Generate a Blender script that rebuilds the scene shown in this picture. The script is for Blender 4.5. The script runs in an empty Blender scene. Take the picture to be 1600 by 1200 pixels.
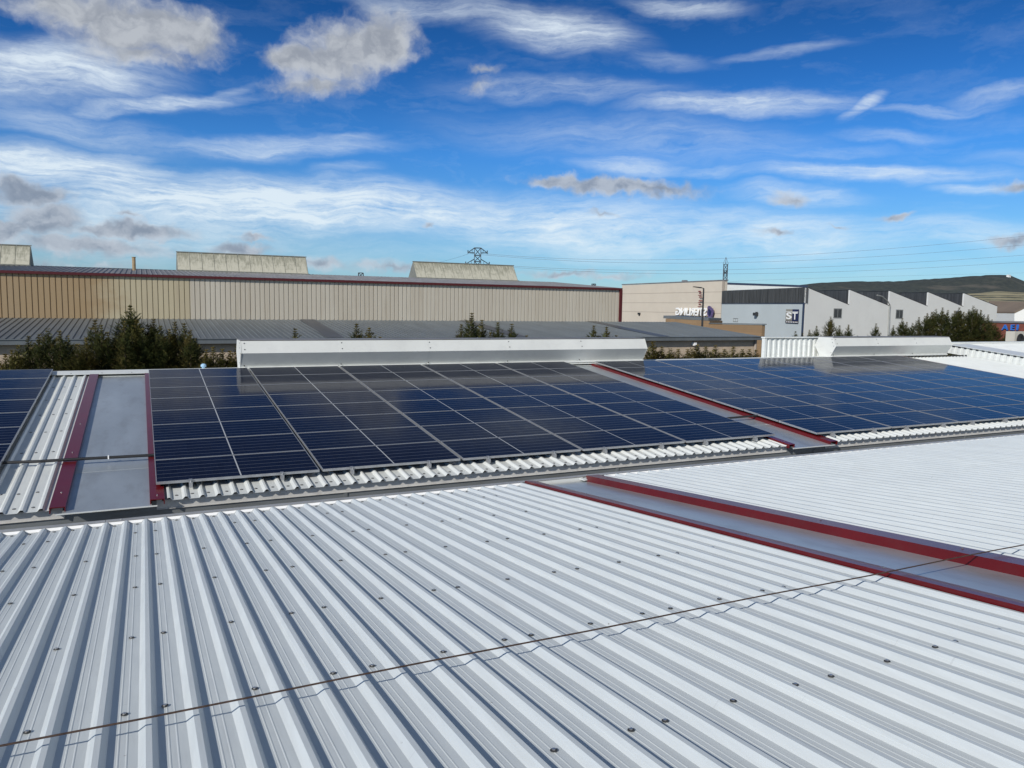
import bpy, math, random
from mathutils import Vector, Matrix
R_ = math.radians
rnd = random.Random(7)
scene = bpy.context.scene
COL = scene.collection

# ------------------------------------------------------------------ camera calibration
F_PX = 1194.98                                # focal length in pixels of the 1600 wide photo
RC = Matrix(((0.9006757999, -0.4342167806, 0.0154561090),
             (-0.0298755463, -0.0973797010, -0.9947987965),
             (0.4334634415, 0.8955294421, -0.1006800036)))
CAM = Vector((-0.0780820, -10.5674461, 2.2971990))
A = 0.0980747                                  # roof pitch (5.62 degrees)
CA, SA, TA = math.cos(A), math.sin(A), math.tan(A)

def ray(x, y):
    return RC.transposed() @ Vector(((x - 800) / F_PX, (y - 600) / F_PX, 1.0))
def at_y(x, y, Y):
    d = ray(x, y); return CAM + d * ((Y - CAM.y) / d.y)
def at_d(x, y, d):
    return CAM + ray(x, y) * d

# ------------------------------------------------------------------ materials
def new_mat(name):
    m = bpy.data.materials.new(name); m.use_nodes = True
    nt = m.node_tree; b = nt.nodes['Principled BSDF']
    return m, nt, b
def N(nt, t, **kw):
    n = nt.nodes.new(t)
    for k, v in kw.items():
        if k.startswith('i_'):
            key = k[2:]
            n.inputs[int(key) if key.isdigit() else key.replace('_', ' ')].default_value = v
        else: setattr(n, k, v)
    return n
def L(nt, a, b): nt.links.new(a, b)
def math_(nt, op, a, b=None, c=None, clamp=False):
    n = nt.nodes.new('ShaderNodeMath'); n.operation = op; n.use_clamp = clamp
    for i, v in enumerate((a, b, c)):
        if v is None: continue
        if isinstance(v, (int, float)): n.inputs[i].default_value = v
        else: nt.links.new(v, n.inputs[i])
    return n.outputs[0]
def mixc(nt, fac, a, b, mode='MIX'):
    n = nt.nodes.new('ShaderNodeMix'); n.data_type = 'RGBA'; n.blend_type = mode
    for idx, v in ((0, fac), (6, a), (7, b)):
        if isinstance(v, (int, float)): n.inputs[idx].default_value = v
        elif isinstance(v, tuple): n.inputs[idx].default_value = (*v, 1) if len(v) == 3 else v
        else: nt.links.new(v, n.inputs[idx])
    return n.outputs[2]
def ramp(nt, v, lo, hi, a=0.0, b=1.0, smooth=False):
    n = nt.nodes.new('ShaderNodeMapRange'); n.clamp = True
    if smooth: n.interpolation_type = 'SMOOTHSTEP'
    nt.links.new(v, n.inputs[0])
    for i, x in enumerate((lo, hi, a, b)): n.inputs[i + 1].default_value = x
    return n.outputs[0]
def coords(nt, scale=(1, 1, 1), kind='Object'):
    tc = nt.nodes.new('ShaderNodeTexCoord'); mp = nt.nodes.new('ShaderNodeMapping')
    mp.inputs['Scale'].default_value = scale
    nt.links.new(tc.outputs[kind], mp.inputs[0]); return mp.outputs[0]
def noise(nt, vec, scale, detail=4, rough=.55):
    n = nt.nodes.new('ShaderNodeTexNoise'); n.inputs['Scale'].default_value = scale
    n.inputs['Detail'].default_value = detail; n.inputs['Roughness'].default_value = rough
    nt.links.new(vec, n.inputs['Vector']); return n.outputs['Fac']
def bump(nt, b, h, dist, strength=1.0):
    n = nt.nodes.new('ShaderNodeBump'); n.inputs['Distance'].default_value = dist
    n.inputs['Strength'].default_value = strength
    nt.links.new(h, n.inputs['Height']); nt.links.new(n.outputs[0], b.inputs['Normal'])

def mat_plain(name, col, rough=.5, metal=0.0, var=.12, nscale=3.0, spec=.5, bumpd=0.0, stretch=(1, 1, 1), dirt=None, dirt_amt=0.0):
    m, nt, b = new_mat(name)
    v = coords(nt, stretch)
    f = noise(nt, v, nscale, 5, .6)
    c0 = tuple(c * (1 - var) for c in col); c1 = tuple(min(1, c * (1 + var)) for c in col)
    c = mixc(nt, ramp(nt, f, .3, .7), c0, c1)
    if dirt:
        d = noise(nt, v, nscale * 3.1, 6, .65)
        c = mixc(nt, ramp(nt, d, .5, .75, 0, dirt_amt), c, dirt)
    L(nt, c, b.inputs['Base Color'])
    b.inputs['Roughness'].default_value = rough; b.inputs['Metallic'].default_value = metal
    b.inputs['Specular IOR Level'].default_value = spec
    if bumpd: bump(nt, b, f, bumpd)
    return m

def mat_roof(name, base, streak=(26, .7, 26)):
    m, nt, b = new_mat(name)
    v = coords(nt, streak); f = noise(nt, v, 1.0, 6, .6)
    v2 = coords(nt); g = noise(nt, v2, .9, 5, .6)
    c = mixc(nt, ramp(nt, f, .25, .75), tuple(x * .90 for x in base), tuple(x * 1.05 for x in base))
    c = mixc(nt, ramp(nt, g, .42, .75, 0, .35), c, tuple(x * y for x, y in zip(base, (.84, .86, .9))))
    sx = nt.nodes.new('ShaderNodeSeparateXYZ'); L(nt, v2, sx.inputs[0])
    wn = nt.nodes.new('ShaderNodeTexWhiteNoise'); wn.noise_dimensions = '1D'
    L(nt, math_(nt, 'FLOOR', math_(nt, 'DIVIDE', math_(nt, 'ADD', sx.outputs[0], 1.43), .9725)), wn.inputs['W'])
    c = mixc(nt, math_(nt, 'MULTIPLY', wn.outputs['Value'], .22), c, tuple(x * y for x, y in zip(base, (.82, .83, .86))))
    fine = noise(nt, coords(nt, (95, .5, 60)), 1.0, 4, .6)
    c = mixc(nt, ramp(nt, fine, .52, .72, 0, .22), c, tuple(x * .78 for x in base))
    stain = noise(nt, coords(nt, (7, .55, 7)), 1.0, 7, .7)
    c = mixc(nt, ramp(nt, stain, .58, .78, 0, .30), c, (.40, .39, .35))
    vo = nt.nodes.new('ShaderNodeTexVoronoi'); vo.inputs['Scale'].default_value = 4.0
    L(nt, coords(nt, (1.3, 1, 1.3)), vo.inputs['Vector'])
    sp = noise(nt, v2, 60, 2, .5)
    spot = math_(nt, 'MULTIPLY', ramp(nt, vo.outputs['Distance'], .03, .05, 1, 0), ramp(nt, sp, .5, .6))
    c = mixc(nt, math_(nt, 'MULTIPLY', spot, .6), c, (.14, .13, .11))
    sc = noise(nt, coords(nt, (3, 60, 3)), 1.0, 3, .5)
    c = mixc(nt, ramp(nt, sc, .70, .74, 0, .25), c, (.36, .37, .38))
    L(nt, c, b.inputs['Base Color'])
    L(nt, ramp(nt, f, .2, .8, .34, .5), b.inputs['Roughness'])
    b.inputs['Specular IOR Level'].default_value = .45
    bump(nt, b, noise(nt, coords(nt, (2.2, 1.2, 2.2)), 2.0, 2, .5), .004)
    return m

def mat_panel():
    m, nt, b = new_mat('solar_cells')
    tc = nt.nodes.new('ShaderNodeTexCoord'); s = nt.nodes.new('ShaderNodeSeparateXYZ'); L(nt, tc.outputs['Object'], s.inputs[0])
    x, y = s.outputs[0], s.outputs[1]
    W, H = 2.04, .965
    cy = H / 6
    def line(v, period, half):          # 1 on a line of half-width `half` every period
        fr = math_(nt, 'FRACT', math_(nt, 'DIVIDE', v, period))
        d = math_(nt, 'MULTIPLY', math_(nt, 'MINIMUM', fr, math_(nt, 'SUBTRACT', 1, fr)), period)
        return ramp(nt, d, half * .6, half * 1.4, 1, 0)
    rows = line(y, cy, .0055); bus = line(y, cy / 6, .0006)
    cols = line(x, (W / 2) / 12, .0014)
    mid = ramp(nt, math_(nt, 'ABSOLUTE', math_(nt, 'SUBTRACT', x, W / 2)), .007, .010, 1, 0)
    ex = math_(nt, 'MINIMUM', x, math_(nt, 'SUBTRACT', W, x)); ey = math_(nt, 'MINIMUM', y, math_(nt, 'SUBTRACT', H, y))
    edge = ramp(nt, math_(nt, 'MINIMUM', ex, ey), .008, .011, 1, 0)
    oi = nt.nodes.new('ShaderNodeObjectInfo')
    wn = nt.nodes.new('ShaderNodeTexWhiteNoise'); wn.noise_dimensions = '3D'
    cx = nt.nodes.new('ShaderNodeCombineXYZ')
    L(nt, math_(nt, 'FLOOR', math_(nt, 'DIVIDE', x, W / 24)), cx.inputs[0]); L(nt, math_(nt, 'FLOOR', math_(nt, 'DIVIDE', y, cy)), cx.inputs[1])
    L(nt, math_(nt, 'MULTIPLY', oi.outputs['Random'], 37), cx.inputs[2]); L(nt, cx.outputs[0], wn.inputs['Vector'])
    cell = mixc(nt, wn.outputs['Value'], (.0050, .0078, .021), (.0068, .0108, .028))
    cell = mixc(nt, math_(nt, 'MULTIPLY', oi.outputs['Random'], .35), cell, (.008, .008, .019))
    c = mixc(nt, math_(nt, 'MULTIPLY', bus, .10), cell, (.25, .27, .3))
    c = mixc(nt, math_(nt, 'MULTIPLY', cols, .035), c, (.2, .23, .28))
    c = mixc(nt, math_(nt, 'MULTIPLY', rows, .31), c, (.33, .36, .40))
    c = mixc(nt, math_(nt, 'MULTIPLY', mid, .85), c, (.5, .52, .53))
    L(nt, c, b.inputs['Base Color'])
    dust = noise(nt, coords(nt), 5, 5, .6)
    L(nt, ramp(nt, dust, .3, .7, .06, .12), b.inputs['Roughness'])
    b.inputs['IOR'].default_value = 1.085
    b.inputs['Specular IOR Level'].default_value = .5
    return m

def mat_stained(name, base, stain, zlo, zhi):
    """old fibre sheets with grey-green weathering, densest in a band across the slope"""
    m, nt, b = new_mat(name)
    v = coords(nt, (5, 1.2, 1.2)); f = noise(nt, v, 1.2, 6, .7)
    g = noise(nt, coords(nt, (.8, 2, 2)), 1.6, 5, .65)
    s = nt.nodes.new('ShaderNodeSeparateXYZ'); tc = nt.nodes.new('ShaderNodeTexCoord'); L(nt, tc.outputs['Object'], s.inputs[0])
    band = ramp(nt, s.outputs[2], zlo, zhi, -.15, .12)
    c = mixc(nt, ramp(nt, math_(nt, 'ADD', f, band), .42, .66, 0, .75), base, stain)
    c = mixc(nt, ramp(nt, g, .55, .75, 0, .5), c, tuple(x * .6 for x in stain))
    L(nt, c, b.inputs['Base Color']); b.inputs['Roughness'].default_value = .8
    return m

def mat_cream():
    m, nt, b = new_mat('cream_cladding')
    s = nt.nodes.new('ShaderNodeSeparateXYZ'); tc = nt.nodes.new('ShaderNodeTexCoord'); L(nt, tc.outputs['Object'], s.inputs[0])
    wob = noise(nt, coords(nt, (.5, .3, .9)), 1.0, 4, .6)
    px = math_(nt, 'ADD', s.outputs[0], math_(nt, 'MULTIPLY', wob, 4))
    old = ramp(nt, px, -1.4, 1.6, 1, 0, True)
    c = mixc(nt, ramp(nt, s.outputs[0], 2.65, 2.72, 0, 1), (.50, .435, .29), (.55, .505, .415))
    c = mixc(nt, old, c, (.36, .25, .13))
    wn = nt.nodes.new('ShaderNodeTexWhiteNoise'); wn.noise_dimensions = '1D'
    L(nt, math_(nt, 'FLOOR', math_(nt, 'DIVIDE', s.outputs[0], .9)), wn.inputs['W'])
    c = mixc(nt, math_(nt, 'MULTIPLY', wn.outputs['Value'], .22), c, (.36, .29, .2))
    f = noise(nt, coords(nt, (4, 1, .4)), 1.0, 5, .6)
    c = mixc(nt, ramp(nt, f, .5, .8, 0, .35), c, (.33, .26, .17))
    L(nt, c, b.inputs['Base Color']); b.inputs['Roughness'].default_value = .5
    return m

def mat_block(name, base, mortar):
    m, nt, b = new_mat(name)
    br = nt.nodes.new('ShaderNodeTexBrick'); br.inputs['Scale'].default_value = 1.0
    br.inputs['Brick Width'].default_value = .4; br.inputs['Row Height'].default_value = .2; br.inputs['Mortar Size'].default_value = .008
    tc = nt.nodes.new('ShaderNodeTexCoord'); mp = nt.nodes.new('ShaderNodeMapping'); mp.inputs['Rotation'].default_value = (R_(90), 0, 0)
    L(nt, tc.outputs['Object'], mp.inputs[0]); L(nt, mp.outputs[0], br.inputs['Vector'])
    br.inputs['Color1'].default_value = (*base, 1); br.inputs['Color2'].default_value = (*[x * .87 for x in base], 1); br.inputs['Mortar'].default_value = (*mortar, 1)
    f = noise(nt, coords(nt), 1.5, 5, .6)
    c = mixc(nt, ramp(nt, f, .4, .8, 0, .3), br.outputs['Color'], tuple(x * .7 for x in base))
    L(nt, c, b.inputs['Base Color']); b.inputs['Roughness'].default_value = .85
    return m

def mat_leaf(name, dark, light, brown):
    m, nt, b = new_mat(name)
    oi = nt.nodes.new('ShaderNodeObjectInfo')
    f = noise(nt, coords(nt), 3.5, 3, .6); g = noise(nt, coords(nt), 1.1, 2, .5)
    c = mixc(nt, ramp(nt, f, .35, .65), dark, light)
    c = mixc(nt, ramp(nt, math_(nt, 'ADD', g, math_(nt, 'MULTIPLY', oi.outputs['Random'], .12)), .52, .7, 0, .75), c, brown)
    L(nt, c, b.inputs['Base Color']); b.inputs['Roughness'].default_value = .7
    b.inputs['Specular IOR Level'].default_value = .25
    return m

def mat_hill():
    m, nt, b = new_mat('scrub_hill')
    v = coords(nt, (1, 1, 2.2)); f = noise(nt, v, .05, 8, .8); g = noise(nt, coords(nt, (1, 1, 3)), .004, 5, .6)
    c = mixc(nt, ramp(nt, f, .38, .62), (.016, .024, .024), (.062, .070, .052))
    c = mixc(nt, ramp(nt, g, .58, .7, 0, .8), c, (.13, .115, .09))
    L(nt, c, b.inputs['Base Color']); b.inputs['Roughness'].default_value = .95
    return m
def mat_fields():
    m, nt, b = new_mat('stubble_fields')
    s = nt.nodes.new('ShaderNodeSeparateXYZ'); tc = nt.nodes.new('ShaderNodeTexCoord'); L(nt, tc.outputs['Object'], s.inputs[0])
    w = noise(nt, coords(nt, (1, 1, 1)), .004, 4, .6)
    d = math_(nt, 'ADD', math_(nt, 'MULTIPLY', s.outputs[2], .11), math_(nt, 'MULTIPLY', w, 1.6))
    fr = math_(nt, 'FRACT', d)
    c = mixc(nt, ramp(nt, noise(nt, coords(nt), .02, 6, .6), .3, .7), (.36, .29, .17), (.30, .28, .15))
    c = mixc(nt, ramp(nt, fr, .72, .76, 0, 1), c, (.045, .05, .03))
    c = mixc(nt, ramp(nt, noise(nt, coords(nt, (1, 1, 1)), .012, 2, .5), .62, .66, 0, .8), c, (.16, .14, .07))
    L(nt, c, b.inputs['Base Color']); b.inputs['Roughness'].default_value = .95
    return m

M = {}
M['roof'] = mat_roof('white_sheet', (.62, .66, .66))
M['roof_far'] = mat_roof('white_sheet_clean', (.70, .72, .69))
M['trim_white'] = mat_plain('white_trim', (.70, .72, .69), .4, 0, .05, 1.2, stretch=(1, 1, 4), dirt=(.5, .5, .48), dirt_amt=.4)
M['vent_white'] = mat_plain('vent_sheet', (.68, .69, .655), .42, 0, .05, .8, bumpd=.006, dirt=(.5, .5, .49), dirt_amt=.3)
M['galv'] = mat_plain('galvanised_sheet', (.50, .54, .55), .36, .55, .13, 1.4, stretch=(1, .35, 1), bumpd=.004, dirt=(.30, .30, .29), dirt_amt=.5)
M['gutter'] = mat_plain('gutter_steel', (.20, .215, .22), .45, .3, .2, 1.2, stretch=(.5, 3, 3), dirt=(.12, .11, .09), dirt_amt=.6)
M['strip'] = mat_plain('grey_cover_strip', (.40, .40, .39), .5, .2, .1, 2, dirt=(.25, .24, .22), dirt_amt=.5)
M['fascia'] = mat_plain('grey_fascia', (.55, .54, .51), .6, 0, .1, 2, dirt=(.35, .33, .3), dirt_amt=.5)
M['red'] = mat_plain('red_trim', (.115, .007, .010), .28, 0, .12, 1.5, dirt=(.1, .03, .03), dirt_amt=.35)
M['alu'] = mat_plain('anodised_aluminium', (.44, .45, .46), .42, .6, .05, 4)
M['black_plastic'] = mat_plain('black_plastic', (.022, .022, .023), .5, 0, .2, 6)
M['cell'] = mat_panel()
M['backsheet'] = mat_plain('backsheet', (.5, .5, .5), .6)
M['washer'] = mat_plain('rubber_washer', (.035, .037, .038), .55, 0, .2, 9)
M['bolt'] = mat_plain('zinc_bolt', (.42, .42, .42), .3, .8, .1, 9)
M['rust_cable'] = mat_plain('rusty_steel_rope', (.075, .045, .032), .6, .3, .45, 40)
M['cream'] = mat_cream()
M['dark_red'] = mat_plain('dark_red_trim', (.085, .010, .012), .45)
M['slate'] = mat_plain('blue_grey_sheet', (.145, .163, .172), .5, .1, .13, .6, stretch=(3, .4, 1), dirt=(.11, .115, .12), dirt_amt=.5)
M['slate_dark'] = mat_plain('dark_translucent_sheet', (.085, .090, .098), .5, 0, .15, .8, stretch=(3, .4, 1))
M['roof_grey'] = mat_plain('weathered_grey_sheet', (.20, .20, .205), .6, 0, .2, .7, stretch=(2, .5, 1), dirt=(.10, .10, .10), dirt_amt=.6)
M['lantern'] = mat_stained('fibre_sheet', (.50, .48, .385), (.20, .20, .145), 4.6, 5.9)
M['lantern_frame'] = mat_plain('lantern_frame', (.20, .205, .18), .7)
M['block'] = mat_block('cream_block', (.56, .45, .33), (.42, .34, .25))
M['brown_block'] = mat_block('brown_block', (.30, .20, .11), (.2, .14, .09))
M['beige'] = mat_plain('beige_panel', (.59, .525, .43), .7, 0, .04, .3, dirt=(.54, .46, .385), dirt_amt=.3)
M['joint'] = mat_plain('panel_joint', (.33, .28, .23), .8)
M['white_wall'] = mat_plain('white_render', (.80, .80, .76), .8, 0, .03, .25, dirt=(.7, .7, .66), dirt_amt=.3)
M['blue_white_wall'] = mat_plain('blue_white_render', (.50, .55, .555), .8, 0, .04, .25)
M['navy_trim'] = mat_plain('navy_trim', (.03, .045, .085), .5)
M['louver'] = mat_plain('dark_louver', (.060, .062, .062), .5, 0, .5, 1.0, stretch=(3, 3, .2))
M['dark_sheet'] = mat_plain('dark_roof_sheet', (.045, .05, .055), .5, 0, .25, .4)
M['window'] = mat_plain('dark_window', (.05, .055, .06), .15, 0, .3, 3)
M['window_frame'] = mat_plain('window_frame', (.3, .31, .3), .5)
M['sign_white'] = mat_plain('sign_white', (.92, .92, .90), .35, 0, .02)
M['sign_beige'] = mat_plain('sign_beige', (.30, .285, .24), .5)
M['sign_navy'] = mat_plain('sign_navy', (.012, .018, .07), .5)
M['sign_dark'] = mat_plain('sign_dark', (.03, .015, .03), .5)
M['sign_red'] = mat_plain('sign_red', (.20, .03, .03), .5)
M['sign_purple'] = mat_plain('sign_purple', (.10, .075, .17), .5, 0, .5, 3)
M['sign_blue'] = mat_plain('sign_blue', (.03, .16, .55), .5)
M['dark_metal'] = mat_plain('dark_metal', (.045, .047, .05), .5, .4)
M['steel'] = mat_plain('lattice_steel', (.07, .085, .10), .6, .3)
M['wire'] = mat_plain('wire', (.16, .19, .24), .6)
M['brick_red'] = mat_plain('red_brick', (.20, .06, .04), .85, 0, .2, 2)
M['brown_roof'] = mat_plain('brown_tile_roof', (.20, .155, .115), .85, 0, .12, .2)
M['ac_body'] = mat_plain('ac_casing', (.56, .53, .45), .55, 0, .06, 3)
M['blue_cap'] = mat_plain('pale_blue_plastic', (.38, .60, .78), .4)
M['pipe'] = mat_plain('tan_pipe', (.36, .26, .14), .6, 0, .2, 3)
M['asphalt'] = mat_plain('asphalt', (.05, .05, .052), .9, 0, .2, .5)
M['earth'] = mat_plain('dry_ground', (.16, .14, .09), .95, 0, .3, .05)
M['trunk'] = mat_plain('bark', (.06, .045, .03), .9, 0, .3, 8)
M['leaf_a'] = mat_leaf('dark_conifer', (.026, .034, .011), (.095, .105, .028), (.13, .095, .026))
M['leaf_b'] = mat_leaf('olive_conifer', (.045, .048, .013), (.135, .125, .034), (.18, .13, .032))
M['hill'] = mat_hill(); M['fields'] = mat_fields()

# ------------------------------------------------------------------ mesh helpers
class MB:
    def __init__(s): s.v, s.f, s.m = [], [], []
    def face(s, pts, mi=0):
        b = len(s.v); s.v.extend([tuple(p) for p in pts]); s.f.append(tuple(range(b, b + len(pts)))); s.m.append(mi)
    def box(s, x0, x1, y0, y1, z0, z1, mi=0, T=None):
        c = [Vector((x, y, z)) for x in (x0, x1) for y in (y0, y1) for z in (z0, z1)]
        if T: c = [T(p) for p in c]
        b = len(s.v); s.v.extend([tuple(p) for p in c])
        for q in ((0, 1, 3, 2), (4, 6, 7, 5), (0, 4, 5, 1), (2, 3, 7, 6), (0, 2, 6, 4), (1, 5, 7, 3)):
            s.f.append(tuple(b + i for i in q)); s.m.append(mi)
    def prism(s, poly, vec, mi=0, caps=True):
        """closed outline `poly` (3D points) swept along vec"""
        n = len(poly); vec = Vector(vec); b = len(s.v)
        s.v.extend([tuple(p) for p in poly]); s.v.extend([tuple(Vector(p) + vec) for p in poly])
        for i in range(n):
            j = (i + 1) % n; s.f.append((b + i, b + j, b + n + j, b + n + i)); s.m.append(mi)
        if caps:
            s.f.append(tuple(b + n - 1 - i for i in range(n))); s.f.append(tuple(b + n + i for i in range(n))); s.m += [mi, mi]
    def sheet(s, prof, p0, p1, mi=0):
        """open profile: list of functions/points at the start and end of a run"""
        b = len(s.v); n = len(prof)
        s.v.extend([tuple(p0(q)) for q in prof]); s.v.extend([tuple(p1(q)) for q in prof])
        for i in range(n - 1): s.f.append((b + i, b + i + 1, b + n + i + 1, b + n + i)); s.m.append(mi)
    def tube(s, pts, r, n=6, mi=0, cap=True):
        pts = [Vector(p) for p in pts]; b = len(s.v); rr = r if isinstance(r, (list, tuple)) else [r] * len(pts)
        for i, p in enumerate(pts):
            t = (pts[min(i + 1, len(pts) - 1)] - pts[max(i - 1, 0)]).normalized()
            u = t.cross(Vector((0, 0, 1)) if abs(t.z) < .9 else Vector((1, 0, 0))).normalized(); w = t.cross(u)
            for k in range(n):
                a = 2 * math.pi * k / n; s.v.append(tuple(p + (u * math.cos(a) + w * math.sin(a)) * rr[i]))
        for i in range(len(pts) - 1):
            for k in range(n):
                k2 = (k + 1) % n; s.f.append((b + i * n + k, b + i * n + k2, b + (i + 1) * n + k2, b + (i + 1) * n + k)); s.m.append(mi)
        if cap:
            s.f.append(tuple(b + n - 1 - k for k in range(n))); s.f.append(tuple(b + (len(pts) - 1) * n + k for k in range(n))); s.m += [mi, mi]
    def disc(s, c, nrm, r, h, n=8, mi=0):
        s.tube([Vector(c), Vector(c) + Vector(nrm) * h], r, n, mi)
    def mesh(s, name, mats):
        me = bpy.data.meshes.new(name); me.from_pydata(s.v, [], s.f)
        for m in (mats if isinstance(mats, (list, tuple)) else [mats]): me.materials.append(M[m])
        me.polygons.foreach_set('material_index', s.m); me.update(); return me
    def build(s, name, mats, parent=None):
        return link(name, s.mesh(name, mats), parent)
def link(name, me, parent=None):
    o = bpy.data.objects.new(name, me); COL.objects.link(o)
    if parent is not None:
        o.parent = parent; root = parent; off = Vector(parent.location)
        while root.parent is not None: root = root.parent; off += root.location
        o.location = -off
    return o
def local(name, me, parent):
    o = bpy.data.objects.new(name, me); COL.objects.link(o); o.parent = parent; return o
def tag(o, label, cat, group=None, kind=None):
    if label: o['label'] = label
    if cat: o['category'] = cat
    if group: o['group'] = group
    if kind: o['kind'] = kind
    return o
def thing(name, label, cat, loc=(0, 0, 0), group=None):
    o = bpy.data.objects.new(name, None); COL.objects.link(o); o.location = loc; o.empty_display_size = .3
    return tag(o, label, cat, group)
def text_mesh(s, size, depth, mat, name):
    cu = bpy.data.curves.new(name, 'FONT'); cu.body = s; cu.size = size; cu.extrude = depth; cu.align_x = 'LEFT'; cu.offset = size * .018
    o = bpy.data.objects.new(name, cu); COL.objects.link(o)
    bpy.context.view_layer.update()
    me = bpy.data.meshes.new_from_object(o.evaluated_get(bpy.context.evaluated_depsgraph_get()))
    bpy.data.objects.remove(o); me.materials.clear(); me.materials.append(M[mat]); me.name = name
    return me
ORD = ['first', 'second', 'third', 'fourth', 'fifth', 'sixth', 'seventh', 'eighth', 'ninth', 'tenth', 'eleventh', 'twelfth', 'thirteenth',
       'fourteenth', 'fifteenth', 'sixteenth', 'seventeenth', 'eighteenth', 'nineteenth', 'twentieth', 'twenty-first', 'twenty-second']

# ------------------------------------------------------------------ own building: frames of the two slopes
HR = .033                                       # rib height
PIT = .1945
N0 = Vector((0, -1.318, -.114))                 # crest line at the near eave
EX = -1.259
def NP(X, s, off=0.0):                          # near slope: X, distance up from the eave, height above crests
    return Vector((X, N0.y - s * CA + off * SA, N0.z + s * SA + off * CA))
def FP(X, v, off=0.0):                          # far slope: X, distance up from the panels' lower edge, height above panel plane
    return Vector((X, v * CA - off * SA, v * SA + off * CA))
FCREST = -.09
def rib_profile(x0, x1, phase, stiff, pit=PIT):
    """(x, height below crest) across the sheet; phase = x of some crest's right edge"""
    k0 = math.floor((x0 - phase) / pit) - 1; k1 = math.ceil((x1 - phase) / pit) + 1
    pts = []
    for k in range(k0, k1 + 1):
        e = phase + k * pit
        q = [(e, 0), (e + .024, -HR)]
        if stiff:
            a, w = e + .024, pit - .024 - .030 - .024
            for t in (.36, .64):
                c = a + w * t
                q += [(c - .005, -HR), (c - .0018, -HR + .0016), (c + .0018, -HR + .0016), (c + .005, -HR)]
        q += [(e + pit - .054, -HR)]
        if k % 5 == 4: q += [(e + pit - .041, -HR * .56), (e + pit - .0405, -HR * .56 + .0028)]   # side lap of two sheets
        q += [(e + pit - .024, 0)]
        pts += q
    out = []
    for i, (x, z) in enumerate(pts):
        if x0 <= x <= x1: out.append((x, z))
        elif i + 1 < len(pts) and x < x0 < pts[i + 1][0]:
            t = (x0 - x) / (pts[i + 1][0] - x); out.append((x0, z + t * (pts[i + 1][1] - z)))
        elif i > 0 and pts[i - 1][0] < x1 < x:
            t = (x1 - pts[i - 1][0]) / (x - pts[i - 1][0]); out.append((x1, pts[i - 1][1] + t * (z - pts[i - 1][1])))
    return out
def screw(mb, P, nrm, mi_w, mi_b, r=.021):
    mb.disc(P, nrm, r, .003, 10, mi_w)
    mb.disc(P + nrm * .003, nrm, r * .55, .005, 6, mi_b)
NN = Vector((0, SA, CA)); NF = Vector((0, -SA, CA))

house = thing('warehouse', 'white corrugated roofed warehouse with red trim, carrying the solar panels in the foreground', 'building', (0, -1, -6))

# --- near slope, two bays
S_TOP = 13.2
def near_bay(x0, x1, label, screws=True):
    mb = MB(); prof = rib_profile(x0, x1, EX, True)
    mb.sheet(prof, lambda q: NP(q[0], 0, q[1]), lambda q: NP(q[0], S_TOP, q[1]))
    r2 = random.Random(3)
    k0 = math.ceil((x0 - EX) / PIT); k1 = math.floor((x1 - EX) / PIT)
    for k in range(k0, k1):
        xc = EX + k * PIT + .081
        rows = [.125]
        if k % 5 in (0, 1, 3): rows += [1.86, 3.03, 4.29, 5.47, 6.73, 7.95, 9.1]
        if k % 5 in (0, 1): rows += [.67]
        for s in rows:
            P = NP(xc + r2.uniform(-.012, .012) + (.012 if k % 2 else -.012), s + r2.uniform(-.012, .012), -HR + .0036)
            screw(mb, P, NN, 1, 2, .0160)
    o = mb.build('roof_slope', ['roof', 'washer', 'bolt'], house); o['label'] = label
    return o
near_bay(-9.5, 4.60, 'white corrugated slope under the slack rusty rope')
near_bay(5.72, 24.0, 'white corrugated slope right of the red edged trough')
# eave strip: fillers in the pans, flat cover strip and lip
split_ = False
mb = MB()
k0 = math.floor((-9.5 - EX) / PIT); k1 = math.ceil((24 - EX) / PIT)
for k in range(k0, k1):
    e = EX + k * PIT
    if -9.4 < e and (e + PIT < 4.6 or e > 5.75) and e < 23.7:
        if e > 5 and not split_:
            mb.build('pan_closer', 'sign_white', house); mb = MB(); split_ = True
        mb.prism([NP(e + .006, .004, -.006), NP(e + .026, .030, -HR + .002), NP(e + PIT - .056, .030, -HR + .002), NP(e + PIT - .030, .004, -.006)], (0, 0, .003))
mb.build('pan_closer', 'sign_white', house)
mb = MB(); r2 = random.Random(5)
x = -9.5
while x < 24:
    x2 = min(24, x + 3.0); z = r2.uniform(-.002, .002)
    mb.box(x, x2 - .004, N0.y + .006, N0.y + .098, N0.z - .004 + z, N0.z + .001 + z)
    mb.box(x, x2 - .004, N0.y + .094, N0.y + .098, N0.z - .06, N0.z - .005 + z)
    mb.disc((x + .15, N0.y + .06, N0.z + z), (0, 0, 1), .012, .006, 8)
    x = x2
mb.build('eave_strip', 'strip', house)
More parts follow.
